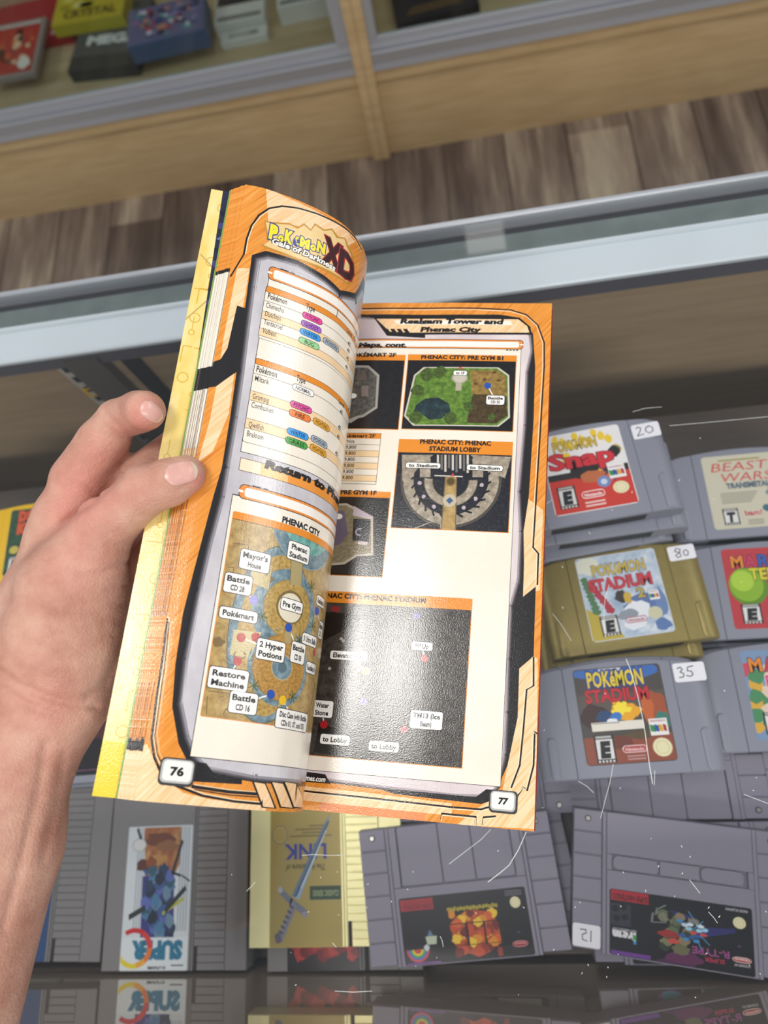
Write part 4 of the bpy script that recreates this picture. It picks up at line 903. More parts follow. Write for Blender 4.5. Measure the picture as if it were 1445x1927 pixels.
def snes_body(m, style=0):
    mb = MB(); T = -.0200
    mb.bbox(-.0705, .0705, -.0445, .0445, T, -.0032, m, .0008)          # rear shell
    for s in (-1, 1):
        for k in range(6):
            x0, x1 = sorted((s * 51.2, s * 70.5)); y0 = -44.5 + k * 14.85
            mb.bbox(x0 / 1000, x1 / 1000, (y0 + .45) / 1000, (y0 + 14.4) / 1000, -.0034, -.0016, m, .0004)
        x0, x1 = sorted((s * 48.2, s * 50.8)); mb.bbox(x0 / 1000, x1 / 1000, -.0455, .0445, -.0034, -.0004, m, .0005)
    if style == 0:       # big three-panel recess open towards the upper edge
        mb.bbox(-.048, .048, -.0455, .0040, -.0034, 0, m, .0006)
        mb.bbox(-.048, -.0425, .0040, .0445, -.0034, 0, m, .0006); mb.bbox(.0415, .048, .0040, .0445, -.0034, 0, m, .0006)
        for a, b in ((-41.9, -11.5), (-10.9, 12.4), (13.0, 40.9)):
            mb.bprism(mm(rr(a, 4.8, b, 44.3, 1.5)), -.0034, -.0011, m, .0004)
    else:                # narrow pill-shaped slot
        mb.bbox(-.048, .048, .0172, .0445, -.0034, 0, m, .0006); mb.bbox(-.048, .048, -.0455, .0070, -.0034, 0, m, .0006)
        mb.bbox(-.048, -.0445, .0070, .0172, -.0034, 0, m, .0003); mb.bbox(.0445, .048, .0070, .0172, -.0034, 0, m, .0003)
        for a, b in ((-43.8, -13), (-12.4, 13.5), (14.3, 42.0)): mb.bprism(mm(rr(a, 7.6, b, 16.6, 4 if a < -40 or b > 40 else .6)), -.0034, -.0008, m, .0004)
    return mb
def nes_body(m):
    mb = MB(); T = -.0168
    mb.bbox(-.060, .060, -.0665, .0665, T, -.0018, m, .0008)
    mb.bbox(-.060, .0140, -.0665, .0665, -.0020, 0, m, .0006)
    mb.bbox(.0425, .060, -.0665, .0665, -.0020, 0, m, .0006)
    mb.bbox(.0144, .0160, -.0665, .0665, -.0020, -.0004, m, .0003)
    for k in range(24):
        y0 = -66.3 + k * 5.5; x0 = 19.6 if k < 3 else 16.4
        mb.bbox(x0 / 1000, .0421, y0 / 1000, (y0 + 4.9) / 1000, -.0020, -.0004, m, .0003)
    mb.box(.0164, .0193, -.0664, -.0500, -.0019, -.0017, SLOTM)
    return mb
KIND = {'n64': (n64_body, 'wide_game_cartridge', .0182), 'snes': (snes_body, 'ribbed_game_cartridge', .0200), 'nes': (nes_body, 'tall_game_cartridge', .0168)}
def tin(w=0): pass
def cart(kind, plastic, label, ztop, a=None, la=None, b=None, lb=None, pos=None, rz=None, style=0, group=None, dz=0, turn=0):
    """placed by two face points: world positions found on the plane z = ztop"""
    if a is not None:
        A_ = at_z(*a, ztop)[:2]; B_ = at_z(*b, ztop)[:2]; la = np.array(la, float) / 1000; lb = np.array(lb, float) / 1000
        ang = math.atan2(*(B_ - A_)[::-1]) - math.atan2(*(lb - la)[::-1]); c, s = math.cos(ang), math.sin(ang)
        mid = (la + lb) / 2; pos = (A_ + B_) / 2 - np.array([c * mid[0] - s * mid[1], s * mid[0] + c * mid[1]]); rz = math.degrees(ang)
    if turn:
        rz += turn
    fn, nm, th = KIND[kind]
    r = empty(nm, (pos[0], pos[1], ztop), math.radians(rz), label, 'game cartridge', group or {'n64': 'wide game cartridges under the counter glass', 'snes': 'ribbed game cartridges under the counter glass', 'nes': 'tall game cartridges under the counter glass'}[kind])
    key = (kind, plastic.name, style)
    if key not in BODY:
        o = (fn(plastic, style) if kind == 'snes' else fn(plastic)).build('shell', r, smooth=False); BODY[key] = o
        if kind == 'n64':
            for p in o.data.polygons: p.use_smooth = True
            o.data.set_sharp_from_angle(angle=math.radians(24))
    else:
        o = BODY[key].copy(); COL.objects.link(o); o.parent = r
    if kind == 'snes':
        for sx in (-1, 1):
            mb = MB(); cx, cy = sx * .0608, .0385
            mb.prism([(cx + p[0], cy + p[1]) for p in circ(0, 0, .0022, n=14)], -.0018, -.0012, SLOTM); mb.prism([(cx + p[0], cy + p[1]) for p in circ(0, 0, .0016, n=14)], -.0012, -.0009, SCREW); mb.build('screw', r)
    return r
BODY = {}
def sticker(r, s, x, y, rot=0, h=6.2, sw=19.5, sh=11.5, zz=0.0, stroke=None, bend=0, w=None):
    mb = MB(); z = zz / 1000
    mb.prism(mm([(x + p[0], y + p[1]) for p in rr(-sw / 2, -sh / 2, sw / 2, sh / 2, 1.6)]), z + .00002, z + .00012, STICK)
    A = Art()
    for st in stroke: A.line([(x + p[0], y + p[1]) for p in st], .62, MARK, 1)
    A.emit(mb, lambda a, b, L: (a / 1000, b / 1000, z + .00014 + L), .01e-3)
    return mb.build('price_sticker', r, 'white price sticker with handwritten number')
def lab(r, A, x0, y0, x1, y1, name='label', z=0.0, rad=2.5, base=None, clip=True):
    """art in 0..100 coordinates, y down, fitted to the label rectangle"""
    mb = MB(); W_, H_ = x1 - x0, y1 - y0
    mb.prism(mm(rr(x0, y0, x1, y1, rad)), z + .00002, z + .00010, ik(base) if isinstance(base, str) else base)
    f = lambda a, b, L: ((x0 + a / 100 * W_) / 1000, (y1 - b / 100 * H_) / 1000, z + .00011 + L)
    m = rad / W_ * 12
    A.emit(mb, f, .012e-3, clip=(1.0, 1.0, 99, 99))
    # y was flipped: keep faces up
    return mb.build(name, r)
class LArt(Art):
    def __init__(s, W_, H_): super().__init__(); s.W, s.H = W_, H_
    def t(s, txt, x, y, w, h, c, L=6, up=True, out=None, bold=.03, ow=.04, shear=0, rot=0):
        """lettering whose left end / baseline on the page is (x, y), w wide, h high, in label %"""
        V, Fs = text_mesh(txt, bold, shear); x0 = min(v[0] for v in V); x1 = max(v[0] for v in V)
        fx = w / (x1 - x0); fy = h / .70; cr, sr = math.cos(math.radians(rot)), math.sin(math.radians(rot)); k = s.W / s.H
        def tr(v):
            a = (v[0] - x0) * fx; b = v[1] * fy
            if not up: a, b = w - a, -b
            return (x + a * cr + b * sr / k, y - b * cr + a * sr * k)
        if out:
            V2, F2 = text_mesh(txt, bold + ow, shear); s.it.append(([tr(v) for v in V2], F2, ik(out), L - .5))
        s.it.append(([tr(v) for v in V], Fs, ik(c), L))
    def c(s, x, y, rx, ry, col, L, n=24): s.poly(circ(x, y, rx, ry, n), col if not isinstance(col, str) else ik(col), L)
    def b(s, x, y, rx, ry, col, L, seed=None, n=13, j=.4): s.poly(blobpts(x, y, rx, ry, seed if seed is not None else int(x * 7 + y * 13), n, j), ik(col), L)
    def r(s, x0, y0, x1, y1, col, L): s.rect(x0, y0, x1, y1, ik(col), L)
    def rating(s, x, y, w, h, ch='E'):
        s.r(x, y, x + w, y + h, '20201F', 5); s.r(x + w * .08, y + h * .15, x + w * .92, y + h * .86, 'DCDCD8', 5.6); s.t(ch, x + w * .22, y + h * .78, w * .58, h * .52, '1C1C1C', 6.4, bold=.08, shear=.1)
        for k in range(5): s.r(x + w * (.08 + k * .18), y + h * .9, x + w * (.18 + k * .18), y + h * .98, 'D8D8D4', 5.6)
        s.r(x + w * .1, y + h * .03, x + w * .9, y + h * .11, 'B8B8B4', 5.6)
    def nin(s, x, y, w, h, bg, fg='F2E8E4', up=True):
        s.poly(rr(x, y, x + w, y + h, h * .5), ik(fg), 5); s.poly(rr(x + w * .03, y + h * .12, x + w * .97, y + h * .88, h * .4), ik(bg), 5.6); s.t('Nintendo', x + w * .12, y + (h * .74 if up else h * .26), w * .76, h * .42, fg, 6.2, bold=.03, up=up)
    def seal(s, x, y, r_, k=1.0, col='E6E0B4'):
        pts = [(x + r_ * (1 if i % 2 else .9) * math.cos(i * math.pi / 24), y + r_ * k * (1 if i % 2 else .9) * math.sin(i * math.pi / 24)) for i in range(48)]
        s.poly(pts, ik(col), 5); s.c(x, y, r_ * .68, r_ * .68 * k, 'D2CA98', 5.5); s.c(x, y, r_ * .6, r_ * .6 * k, col, 5.9)
    def n64(s, x, y, w, h):
        s.r(x, y, x + w, y + h, 'E9E9E6', 5); s.t('NINTENDO', x + w * .08, y + h * .2, w * .84, h * .12, 'A03030', 6, bold=.02)
        cx, cy = x + w / 2, y + h * .58
        for a, c_ in ((0, '2C8A3E'), (1, '2A4FA0'), (2, 'D8A820'), (3, 'B23030')): s.poly([(cx + w * .26 * (a - 2) * .9, cy - h * .24), (cx + w * .26 * (a - 1) * .8, cy - h * .16), (cx + w * .26 * (a - 1) * .8, cy + h * .22), (cx + w * .26 * (a - 2) * .9, cy + h * .16)], ik(c_), 5.8 + a * .1)
def stack(kind, plastic, labels, r, n, gap=0, offs=None, style=0):
    """further cartridges lying below r"""
    out = []
    th = KIND[kind][2]
    for k in range(n):
        dx, dy, dr = offs[k]
        o = cart(kind, plastic if not isinstance(plastic, list) else plastic[k], labels[k], r.location.z - (k + 1) * th, pos=(r.location.x + dx / 1000, r.location.y + dy / 1000), rz=math.degrees(r.rotation_euler.z) + dr, style=style)
        out.append(o)
    return out

# ---- snap (top right of the book)
r = cart('n64', PL_GREY, 'grey wide cartridge with white and red label, price 20, topmost beside the upper right page', .150, (1031, 996), (-36, -37), (1229, 962), (36, -37))
A = LArt(58, 62); A.r(0, 58, 100, 100, 'C9382A', 1); A.r(0, 50, 100, 58, '26221F', 1.4)
for i in range(24): A.b(28 + (i * 37 % 62), 30 + (i * 23 % 38), 8, 8, ['E8C62A', '2A2622', 'C8622E', '3C8A5A', '6A4A9A', 'D8A030', '201C1A'][i % 7], 1.6 + i * .1)
A.b(48, 48, 24, 18, '1E1A18', 3.8, 5); A.b(55, 60, 20, 10, 'B8683A', 4, 6); A.c(66, 68, 8, 7, '7088B8', 4.3); A.c(66, 68, 4, 3.5, 'C8D2E4', 4.4)
for i in range(9): A.b(20 + i * 8, 6 + (i % 3) * 5, 5, 7, 'E8C62A', 3.9, i)
A.t('POKéMON', 15, 22, 54, 12, 'D8B83A', 5, out='2A2620'); A.t('Snap', 6, 44, 80, 19, 'CC2C34', 6, out='7E141C', bold=.035, ow=.03)
A.rating(8, 66, 22, 27); A.nin(36, 76, 28, 9, 'C9382A'); A.seal(84, 78, 10, .78); A.n64(74, 50, 20, 16)
for k in range(2): A.r(38, 89 + k * 4, 62, 91 + k * 4, 'E8C8C0', 5)
lab(r, A, -29, -29, 29, 33, base='E6E4E2')
sticker(r, '20', 48 - 1, 24, stroke=[[(-6.5, 2.5), (-5, 3.6), (-3.2, 2.6), (-4, .2), (-6.8, -3.2), (-2, -2.6)], [(2.6, 3), (.2, 2), (-.4, -.6), (1.6, -2.6), (4.6, -1.4), (4.9, 1.2), (3, 2.9), (1.2, 2.2)]], zz=-.3)
snap = r
stack('n64', [PL_GREY, PL_GREY, PL_GREY], ['grey wide cartridge second in the pile under the one priced 20', 'grey wide cartridge third down in the pile under the one priced 20', 'grey wide cartridge at the bottom of the pile under the one priced 20'], r, 3, offs=[(7, -7, -1.5), (-2, -13, 1), (3, -12, -3)])
# ---- beast wars
r = cart('n64', PL_GREY, 'grey wide cartridge with cream label and thin red capitals, upper right of the case', .074, (1299, 856), (-36, 35.5), (1331, 1015), (-36, -37)); beast = r
A = LArt(58, 62); A.r(0, 0, 100, 100, 'C9C5AE', .6); A.r(22, 6, 76, 8, '9A8C3A', 3); A.t('BEAST', 10, 22, 76, 12, 'C8524A', 5, bold=.0, shear=.2); A.t('WARS', 22, 37, 66, 12, 'C8524A', 5, bold=.0, shear=.2)
A.t('TRANSMETALS', 26, 46, 60, 7, '5C7280', 5, out='2C3A44', ow=.03)
for k in range(6): A.r(16, 52 + k * 2.6, 64 - k * 2, 53 + k * 2.6, '7E7C70', 3)
A.rating(14, 73, 20, 22, 'T'); A.t('bam!', 42, 84, 22, 7, 'B8242A', 6, out='E8E4DC'); A.b(72, 76, 9, 6, '3A6A78', 5); A.seal(80, 88, 9, .9); A.b(82, 55, 9, 8, '6F8A8C', 4)
for k in range(3): A.r(44, 90 + k * 2.5, 64, 91 + k * 2.5, '7E7C70', 3)
lab(r, A, -29, -30, 29, 32, base='C9C5AE')
stack('n64', PL_GREY, ['grey wide cartridge under the cream-labelled one at the upper right'], r, 1, offs=[(2, -2, 1)])
# ---- gold
r = cart('n64', PL_GOLDD, 'olive gold wide cartridge with pale blue label, price 80, beside the right page', .108, (1105, 1233), (-36, -37), (1296, 1206), (36, -37)); gold = r
A = LArt(58, 62); A.r(0, 0, 100, 100, picture('label_sky', [(.3, '8FA6BC'), (.55, 'C3CFDA'), (.7, 'E2E6E8')], 60, False), .8) if False else A.poly([(0, 0), (100, 0), (100, 100), (0, 100)], picture('label_sky', [(.3, '8FA6BC'), (.55, 'BCCAD6'), (.7, 'DDE2E4')], 60, False), .8)
A.poly([(0, 60), (30, 80), (40, 100), (0, 100)], ik('B9A63C'), 1); A.b(12, 10, 22, 14, 'D9DCC8', 1.1)
for i in range(9): A.b(6 + i * .9, 26 + i * 5, 6, 4, '4E7A4E', 1.4 + i * .05, i)
for i in range(9): A.b(14 + i * 2, 34 + i * 4, 6, 5, 'A83440', 2 + i * .05, i + 20)
A.b(70, 62, 26, 12, '5A74A4', 2.6); A.b(62, 70, 18, 14, 'E2E6EA', 2.8); A.b(46, 52, 10, 10, '3A3430', 3); A.b(54, 54, 6, 9, 'C8A83A', 3.1); A.b(50, 74, 16, 8, '8E96A0', 3.2); A.b(92, 66, 8, 22, '6A84B0', 3); A.b(88, 90, 12, 8, '5A78A8', 3.1); A.b(70, 40, 10, 3, '8A8458', 3); A.b(56, 86, 16, 8, 'DFE4E8', 3.3)
A.t('POKéMON', 18, 24, 66, 13, 'C9B24A', 5, out='4E5A78'); A.t('STADIUM', 10, 42, 78, 14, 'C43A44', 6, out='7A1E2C', bold=.03, ow=.03); A.t('2', 66, 56, 10, 11, 'B9A64A', 6, out='4A4A54')
A.rating(14, 72, 22, 23); A.nin(45, 77, 26, 7, 'D8DCE0', 'B03A44'); A.seal(82, 76, 9, .85, 'C8C8A8'); A.n64(80, 50, 12, 11)
lab(r, A, -29.5, -29, 28.5, 33.5, base='C8D0D8')
sticker(r, '80', 47, 26.5, stroke=[[(-.6, 2.8), (-3.2, 3.6), (-4.6, 1.6), (-1.4, 0), (-.9, -2.6), (-3.4, -3.4), (-4.6, -1.6), (-1.2, .6), (-.4, 2.8)], [(3.0, 1.6), (1.2, .4), (1.6, -2.4), (3.8, -2.6), (4.8, 0), (3.4, 1.7)]], zz=-.3, sw=19, sh=11)
stack('n64', PL_GOLDD, ['olive gold wide cartridge directly beneath the gold one priced 80'], r, 1, offs=[(-7, -8, -2)])
g2 = gold.location
cart('n64', PL_GREY, 'grey wide cartridge beneath the two olive gold ones', .108 - .0364, pos=(g2.x - .004, g2.y - .004), rz=4); cart('n64', PL_GREY, 'grey wide cartridge lowest in the pile of olive gold ones', .108 - .0546, pos=(g2.x, g2.y - .002), rz=3)
# ---- tennis
r = cart('n64', PL_GREY, 'grey wide cartridge with red label and large green ball at the right edge', .072, (1336, 1029), (-36, 35.5), (1368, 1204), (-36, -37))
A = LArt(58, 62); A.r(0, 0, 100, 100, 'B93A40', .6)
for i, (ch, c_) in enumerate(zip('MARIO', ['E28A2A', 'C83A5A', '3A5AA8', 'D8B82A', '3A8A4A'])): A.t(ch, 10 + i * 17, 24, 15, 15, c_, 6, out='3A2A4A')
A.t('TENNIS', 30, 40, 66, 14, 'D8CC2E', 6, out='2E6A2E'); A.c(26, 48, 24, 24, '5E8A1C', 2); A.c(24, 46, 21, 21, '86B028', 2.4); A.c(20, 41, 14, 13, 'A8CC40', 2.8); A.b(84, 60, 10, 14, 'D9A88A', 3)
for i in range(8): A.b(62 + i * 5, 62 + (i % 4) * 8, 8, 6, ['3A4E9A', 'D8C8B8', 'C83A3A', '7A3A8A'][i % 4], 3.2 + i * .05)
A.rating(12, 70, 24, 24); A.b(52, 90, 12, 7, 'C8C4D8', 4); lab(r, A, -29, -29.5, 29, 32.5, base='B93A40'); ten = r
stack('n64', PL_GREY, ['grey wide cartridge under the red-labelled one with the green ball'], r, 1, offs=[(-3, -2, 1)])
# ---- party
r = cart('n64', PL_GREY, 'grey wide cartridge with crowded multicoloured label, below the red-labelled one', .077, (1370, 1220), (-36, 35.5), (1410, 1416), (-36, -37))
A = LArt(58, 62)
for i in range(40): A.b((i * 37) % 100, 22 + (i * 29) % 70, 12, 10, ['C8485A', 'E0C8B0', '3A5AA8', 'D8A83A', 'D84A8A', '5A3A2A', '4A8A5A', 'F0E8E0'][i % 8], 1 + i * .05)
for i, (ch, c_) in enumerate(zip('MARIO', ['E28A2A', 'C83A3A', '3A5AA8', 'D8B82A', '3A8A4A'])): A.t(ch, 8 + i * 17, 24, 15, 15, c_, 6, out='3A2A4A')
A.t('PARTY', 24, 42, 60, 13, 'D84A7A', 6, out='F0E8E0'); A.rating(12, 70, 24, 24); lab(r, A, -29, -29.5, 29, 33, base='7A94B4'); party = r
stack('n64', PL_GREY, ['grey wide cartridge under the multicoloured one at the right edge'], r, 1, offs=[(-1, 2, -2)])
# ---- 35
r = cart('n64', PL_GREY, 'grey wide cartridge, yellow and red lettering over fire, price 35', .122, (1089, 1468), (-36, -37), (1302, 1454), (36, -37)); s35 = r
A = LArt(58, 62); A.r(0, 0, 100, 100, '4A4640', .6); A.b(50, 4, 70, 14, '3A6AB0', .8); A.r(0, 28, 100, 50, '5A5248', .8); A.r(0, 72, 100, 100, '8E4A34', 1); A.b(20, 50, 24, 16, '3E2A26', 1.1); A.b(88, 46, 16, 22, 'A0502E', 1.2); A.b(78, 44, 8, 22, 'C2622E', 1.4); A.b(92, 60, 10, 14, '3A7A6A', 1.5)
A.r(30, 0, 56, 4, 'C8CCD0', 1.6); A.b(52, 46, 24, 15, 'E8A81E', 2, 3, 19, .6); A.b(48, 44, 15, 9, 'F6E03A', 2.4, 4, 17, .6); A.b(30, 52, 13, 9, '26466E', 2.6); A.b(42, 52, 9, 5, '3A78C0', 2.8); A.b(36, 56, 7, 3, 'E8ECF0', 3); A.b(34, 78, 30, 8, '6E3A2C', 1.8); A.b(64, 72, 20, 6, '5A4A30', 1.7)
A.t('POKéMON', 15, 20, 64, 16, 'E0C838', 5, out='2A3E86', ow=.09); A.t('STADIUM', 10, 36, 72, 13, 'C42A34', 6, out='6A1620', bold=.03, ow=.03)
A.r(12, 57, 70, 66, 'E4E0D0', 4); A.r(13, 57.6, 44, 58.6, '8A8A84', 4.5); A.rating(12, 70, 22, 28); A.nin(42, 82, 27, 7.5, 'B04A44', 'E8C8C4'); A.seal(86, 86, 11, .9); A.n64(76, 57, 20, 17)
for k in range(2): A.r(46, 92 + k * 3, 66, 93.5 + k * 3, 'B8908A', 4)
lab(r, A, -29, -29, 29, 33.5, base='4A4640')
sticker(r, '35', 47.5, 26, stroke=[[(-7.5, 2.8), (-5.2, 3.6), (-4.2, 2), (-6, .4), (-3.8, -.8), (-4.4, -3), (-7.2, -3.2)], [(3.0, 3.8), (-.6, 3.2), (-1.2, .8), (1.4, .4), (2, -1.8), (.2, -3), (-2.4, -2.2)]], zz=-.3, sw=20.5, sh=12.5)
# ---- yellow, left behind the wrist
r = cart('n64', PL_YEL, 'bright yellow wide cartridge with dark green label, behind the wrist at the left edge', .090, (22, 965), (-29, 31), (4, 1083), (-29, -30)); yel = r
A = LArt(58, 62); A.poly([(0, 0), (100, 0), (100, 100), (0, 100)], picture('label_jungle', [(.3, '12301E'), (.5, '1E4A2C'), (.7, '34683A')], 90, False), .8); A.b(40, 62, 30, 10, '5A2A3A', 2); A.t('DONKEY', 14, 18, 74, 14, 'D8562A', 6, out='5A1E12', bold=.1); A.t('KONG', 14, 37, 60, 14, 'D8562A', 6, out='5A1E12', bold=.1); A.t('64', 78, 38, 16, 14, 'E8C838', 6, out='5A1E12'); A.rating(6, 72, 24, 24); A.c(14, 62, 8, 6, 'C8B84A', 3); lab(r, A, -29, -30, 29, 32.5, base='1E4A2C')
stack('n64', PL_YEL, ['bright yellow wide cartridge under the one with the dark green label'], r, 1, offs=[(-2, -7, 0)])
yl = yel.location
for k in range(3): cart('n64', PL_GREY, ['grey wide cartridge third down in the yellow pile', 'grey wide cartridge fourth down in the yellow pile', 'grey wide cartridge at the bottom of the yellow pile'][k], .090 - .0182 * (2 + k), pos=(yl.x + .002 * k, yl.y - .002), rz=math.degrees(yel.rotation_euler.z))
# ---- grey one seen between the fingers, one behind the wrist
r = cart('n64', PL_GREY, 'grey wide cartridge seen between the curled finger and the book', .074, pos=tuple(at_z(318, 905, .074)[:2]), rz=6)
A = LArt(58, 62); A.r(0, 0, 100, 100, '3A5A8A', 1); A.b(50, 40, 36, 26, 'C8B48A', 2); A.rating(8, 70, 22, 25); lab(r, A, -29, -29, 29, 33, base='3A5A8A')
p = at_z(135, 1385, .074)
r = cart('n64', PL_GREY, 'grey wide cartridge with black label, half hidden behind the wrist', .074, pos=(p[0] + .022, p[1]), rz=1)
A = LArt(58, 62); A.r(0, 0, 100, 100, '141012', 1); A.line([(94, 6), (94, 94), (8, 94)], .8, ik('8A5A7A'), 2); A.b(50, 40, 30, 24, '4A1E22', 2); lab(r, A, -29, -31, 29, 33, base='141012')
stack('n64', PL_GREY, ['grey wide cartridge beneath the black-labelled one'], r, 1, offs=[(2, -3, 0)])

# ---- ribbed cartridges, front row
r = cart('snes', PL_SN, 'lilac grey ribbed cartridge with black label and orange flame picture, below the right page corner', .0655, (762, 1818), (-48, -44.5), (1009, 1796), (48, -44.5), style=0); flame = r
A = LArt(91, 42); A.r(0, 0, 100, 100, '121214', .6); A.r(1, 3, 27, 20, 'A8242E', 1); 
for k in range(3): A.r(3, 6 + k * 2.6, 26, 7 + k * 2.6, '7A161E', 1.4)
A.t('SUPER NINTENDO', 3, 12, 23, 6, '5E1218', 2, up=False)
A.b(57, 60, 20, 36, 'B04A1A', 1, 4, 24, .12)
for i in range(34): A.b(40 + (i * 31) % 36, 30 + (i * 47) % 62, 4.5, 9, ['D88A1E', 'C2471A', 'E8C02E', '6E1E10', 'D0601C', '8A2A12'][i % 6], 2 + i * .05, i)
for x0_, y0_, x1_, y1_ in ((37, 45, 78, 46.5), (37, 77, 78, 78), (50, 46, 52, 77), (64, 46, 65.5, 77)): A.r(x0_, y0_, x1_, y1_, '2A120A', 4.6)
A.r(76, 22, 79, 98, '121214', 4.7); A.r(35, 22, 38.2, 98, '121214', 4.7)
for i in range(16): A.b(38.5 + i * 2.5, 23 + (i % 2), 1.6, 4, 'A89A2A', 5, i)
A.poly([(22, 50), (26, 66), (18, 66)], ik('5A7A98'), 2); A.poly([(18, 60), (27, 60), (26, 72), (19, 72)], ik('B8C4A8'), 2.2)
for k, c_ in enumerate(['C83A4A', '3A6AB8', '4A9A4A', 'D8C83A', 'C83A3A']):
    A.poly([(11 + (9 - k * 1.5) * math.cos(t * math.pi / 12), 78 + (18 - k * 3) * math.sin(t * math.pi / 12)) for t in range(13)], ik(c_), 2 + k * .2)
A.b(18, 76, 3, 6, 'C8D0D8', 4); A.seal(91, 22, 4.2, 2.1); A.nin(84, 78, 12, 9, '8A2A34', 'D89090', up=False); A.r(2, 97, 28, 99.5, '7A3A9A', 3)
for k in range(3): A.r(84, 4 + k * 3, 97, 5.4 + k * 3, '6E6E72', 3)
A.b(90, 66, 1.6, 2.4, '4A3A5A', 3)
lab(r, A, -45.5, -44.6, 45.5, -2.6, base='121214', rad=1.5)
fl = flame.location
st = stack('snes', PL_SN, ['lilac grey ribbed cartridge under the flame-picture one, second down', 'lilac grey ribbed cartridge under the flame-picture one, third down'], flame, 2, offs=[(12, 3, 2.5), (9, 1, -3)], style=0)
for k, o in enumerate(st):
    A = LArt(91, 42); A.r(0, 0, 100, 100, '14201A', .6); A.t('TITLE', 200, 0, 1, 1, '14201A') if False else None
    A.r(60, 80, 94, 97, 'B8C4B8', 2); lab(o, A, -45.5, -44.6, 45.5, -2.6, base='14201A', rad=1.5)
r = cart('snes', PL_SN, 'lilac grey ribbed cartridge with black label showing a green creature, price 15, lower right corner', .0655, (1148, 1795), (-49.5, -44.5), (1425, 1840), (50.5, -44.5), style=1); rty = r
A = LArt(91, 40); A.r(0, 0, 100, 100, '111116', .6)
A.poly([(30, 100), (60, 75), (60, 100)], ik('4A1E4A'), .9); A.b(52, 88, 16, 12, '5E2450', 1)
A.r(1, 1, 28, 17, 'B0222E', 1); A.t('SUPER NINTENDO', 2, 6.5, 25.5, 8.5, '3A0A10', 2, up=False, bold=.03)
A.r(1, 22, 15, 55, '34343E', 1)
for x, y in ((4, 30), (10, 26), (5, 44), (11, 41)): A.c(x, y, 2.6, 5, '141418', 2)
A.t('NEW AMERICA CORP', 2, 59, 17, 3.4, 'B8B8BC', 3, up=False); A.t('irem', 2, 64, 17, 11, 'E0E0E4', 3, up=False, bold=.09); A.r(17, 66, 19, 74, '3AA048', 3.4); A.r(17, 75, 19, 80, '3A8AC8', 3.4)
for i in range(26): A.b(38 + (i * 17) % 22, 26 + (i * 23) % 50, 5, 8, ['5E6A4A', '44503A', '7A7A5A', '2E3A2E', '8A7A5A'][i % 5], 1.5 + i * .04, i)
A.b(42, 56, 9, 7, '9A2A2A', 3, 4); A.b(45, 66, 5, 5, 'C84A3A', 3.1); A.b(50, 78, 8, 9, '6A6A4A', 3.2)
A.poly([(60, 40), (88, 34), (88, 40), (62, 56)], ik('2A2A6A'), 1.4); A.poly([(42, 20), (62, 26), (50, 30)], ik('2E2E6E'), 1.4)
for i in range(14): A.b(50 + (i * 13) % 18, 34 + (i * 11) % 28, 3, 3.4, ['3A8AC8', '9AD0E8', '2A5A9A', 'D8E8F0', 'C84A4A'][i % 5], 3.4 + i * .03, i)
for a, b_ in (((34, 22), (40, 14)), ((31, 28), (30, 42)), ((31, 42), (40, 40)), ((34, 20), (33, 30)), ((38, 26), (40, 38))): A.line([a, b_], 1.4, ik('7A8278'), 3)
for a, b_ in (((56, 18), (62, 36)), ((60, 30), (52, 40)), ((64, 52), (70, 64)), ((62, 60), (64, 72)), ((66, 30), (58, 46))): A.line([a, b_], .7, ik('4A9AC8'), 4)
A.t('R-TYPE', 58, 69, 25, 10, '8A3A8A', 5, up=False, out='C86A8A', ow=.02, bold=.0); A.t('SUPER', 66, 82, 14, 6, 'B02A4A', 5, up=False, bold=.03)
A.seal(91, 24, 4.6, 2.0); A.nin(85, 74, 13, 8, 'B03A34', 'E8D8D4', up=False); A.t('LICENSED BY', 86, 84.5, 11, 3.2, 'B8B8BC', 3, up=False); A.t('MADE IN JAPAN', 82, 4, 15, 3.6, 'B8B8BC', 3, up=False); A.r(1, 93, 29, 99.5, '6A3A8E', 3); A.poly([(90, 56), (92, 60), (88.5, 60)], ik('5A3A6A'), 3)
lab(r, A, -46, -44.6, 45.5, -4.6, base='111116', rad=1.5)
sticker(r, '15', -61, -36.2, stroke=[[(3.0, 3.4), (2.9, -3.2)], [(-4.2, 3.4), (-.4, 3.6), (-.2, 1.6), (-2.8, .4), (-2.6, -2.6), (.4, -3.2)][::-1]], zz=-1.6, sw=18.5, sh=14)
rt = rty.location; ra = math.degrees(rty.rotation_euler.z)
st = stack('snes', PL_SN, ['lilac grey ribbed cartridge under the green-creature one, jutting out below it', 'lilac grey ribbed cartridge at the bottom under the green-creature one'], rty, 2, offs=[(11, -4, 8), (8, 4, 2)], style=0)
A = LArt(91, 42); A.r(0, 0, 100, 100, '141416', .6); A.c(24, 88, 10, 11, '6A3A7A', 2); A.c(24, 90, 7, 8, '3A8A9A', 2.4); A.r(46, 90, 99, 99, 'B4B4AE', 2); A.r(48, 92, 60, 99, '3A7A5A', 3); lab(st[0], A, -45.5, -44.6, 45.5, -2.6, base='141416', rad=1.5)
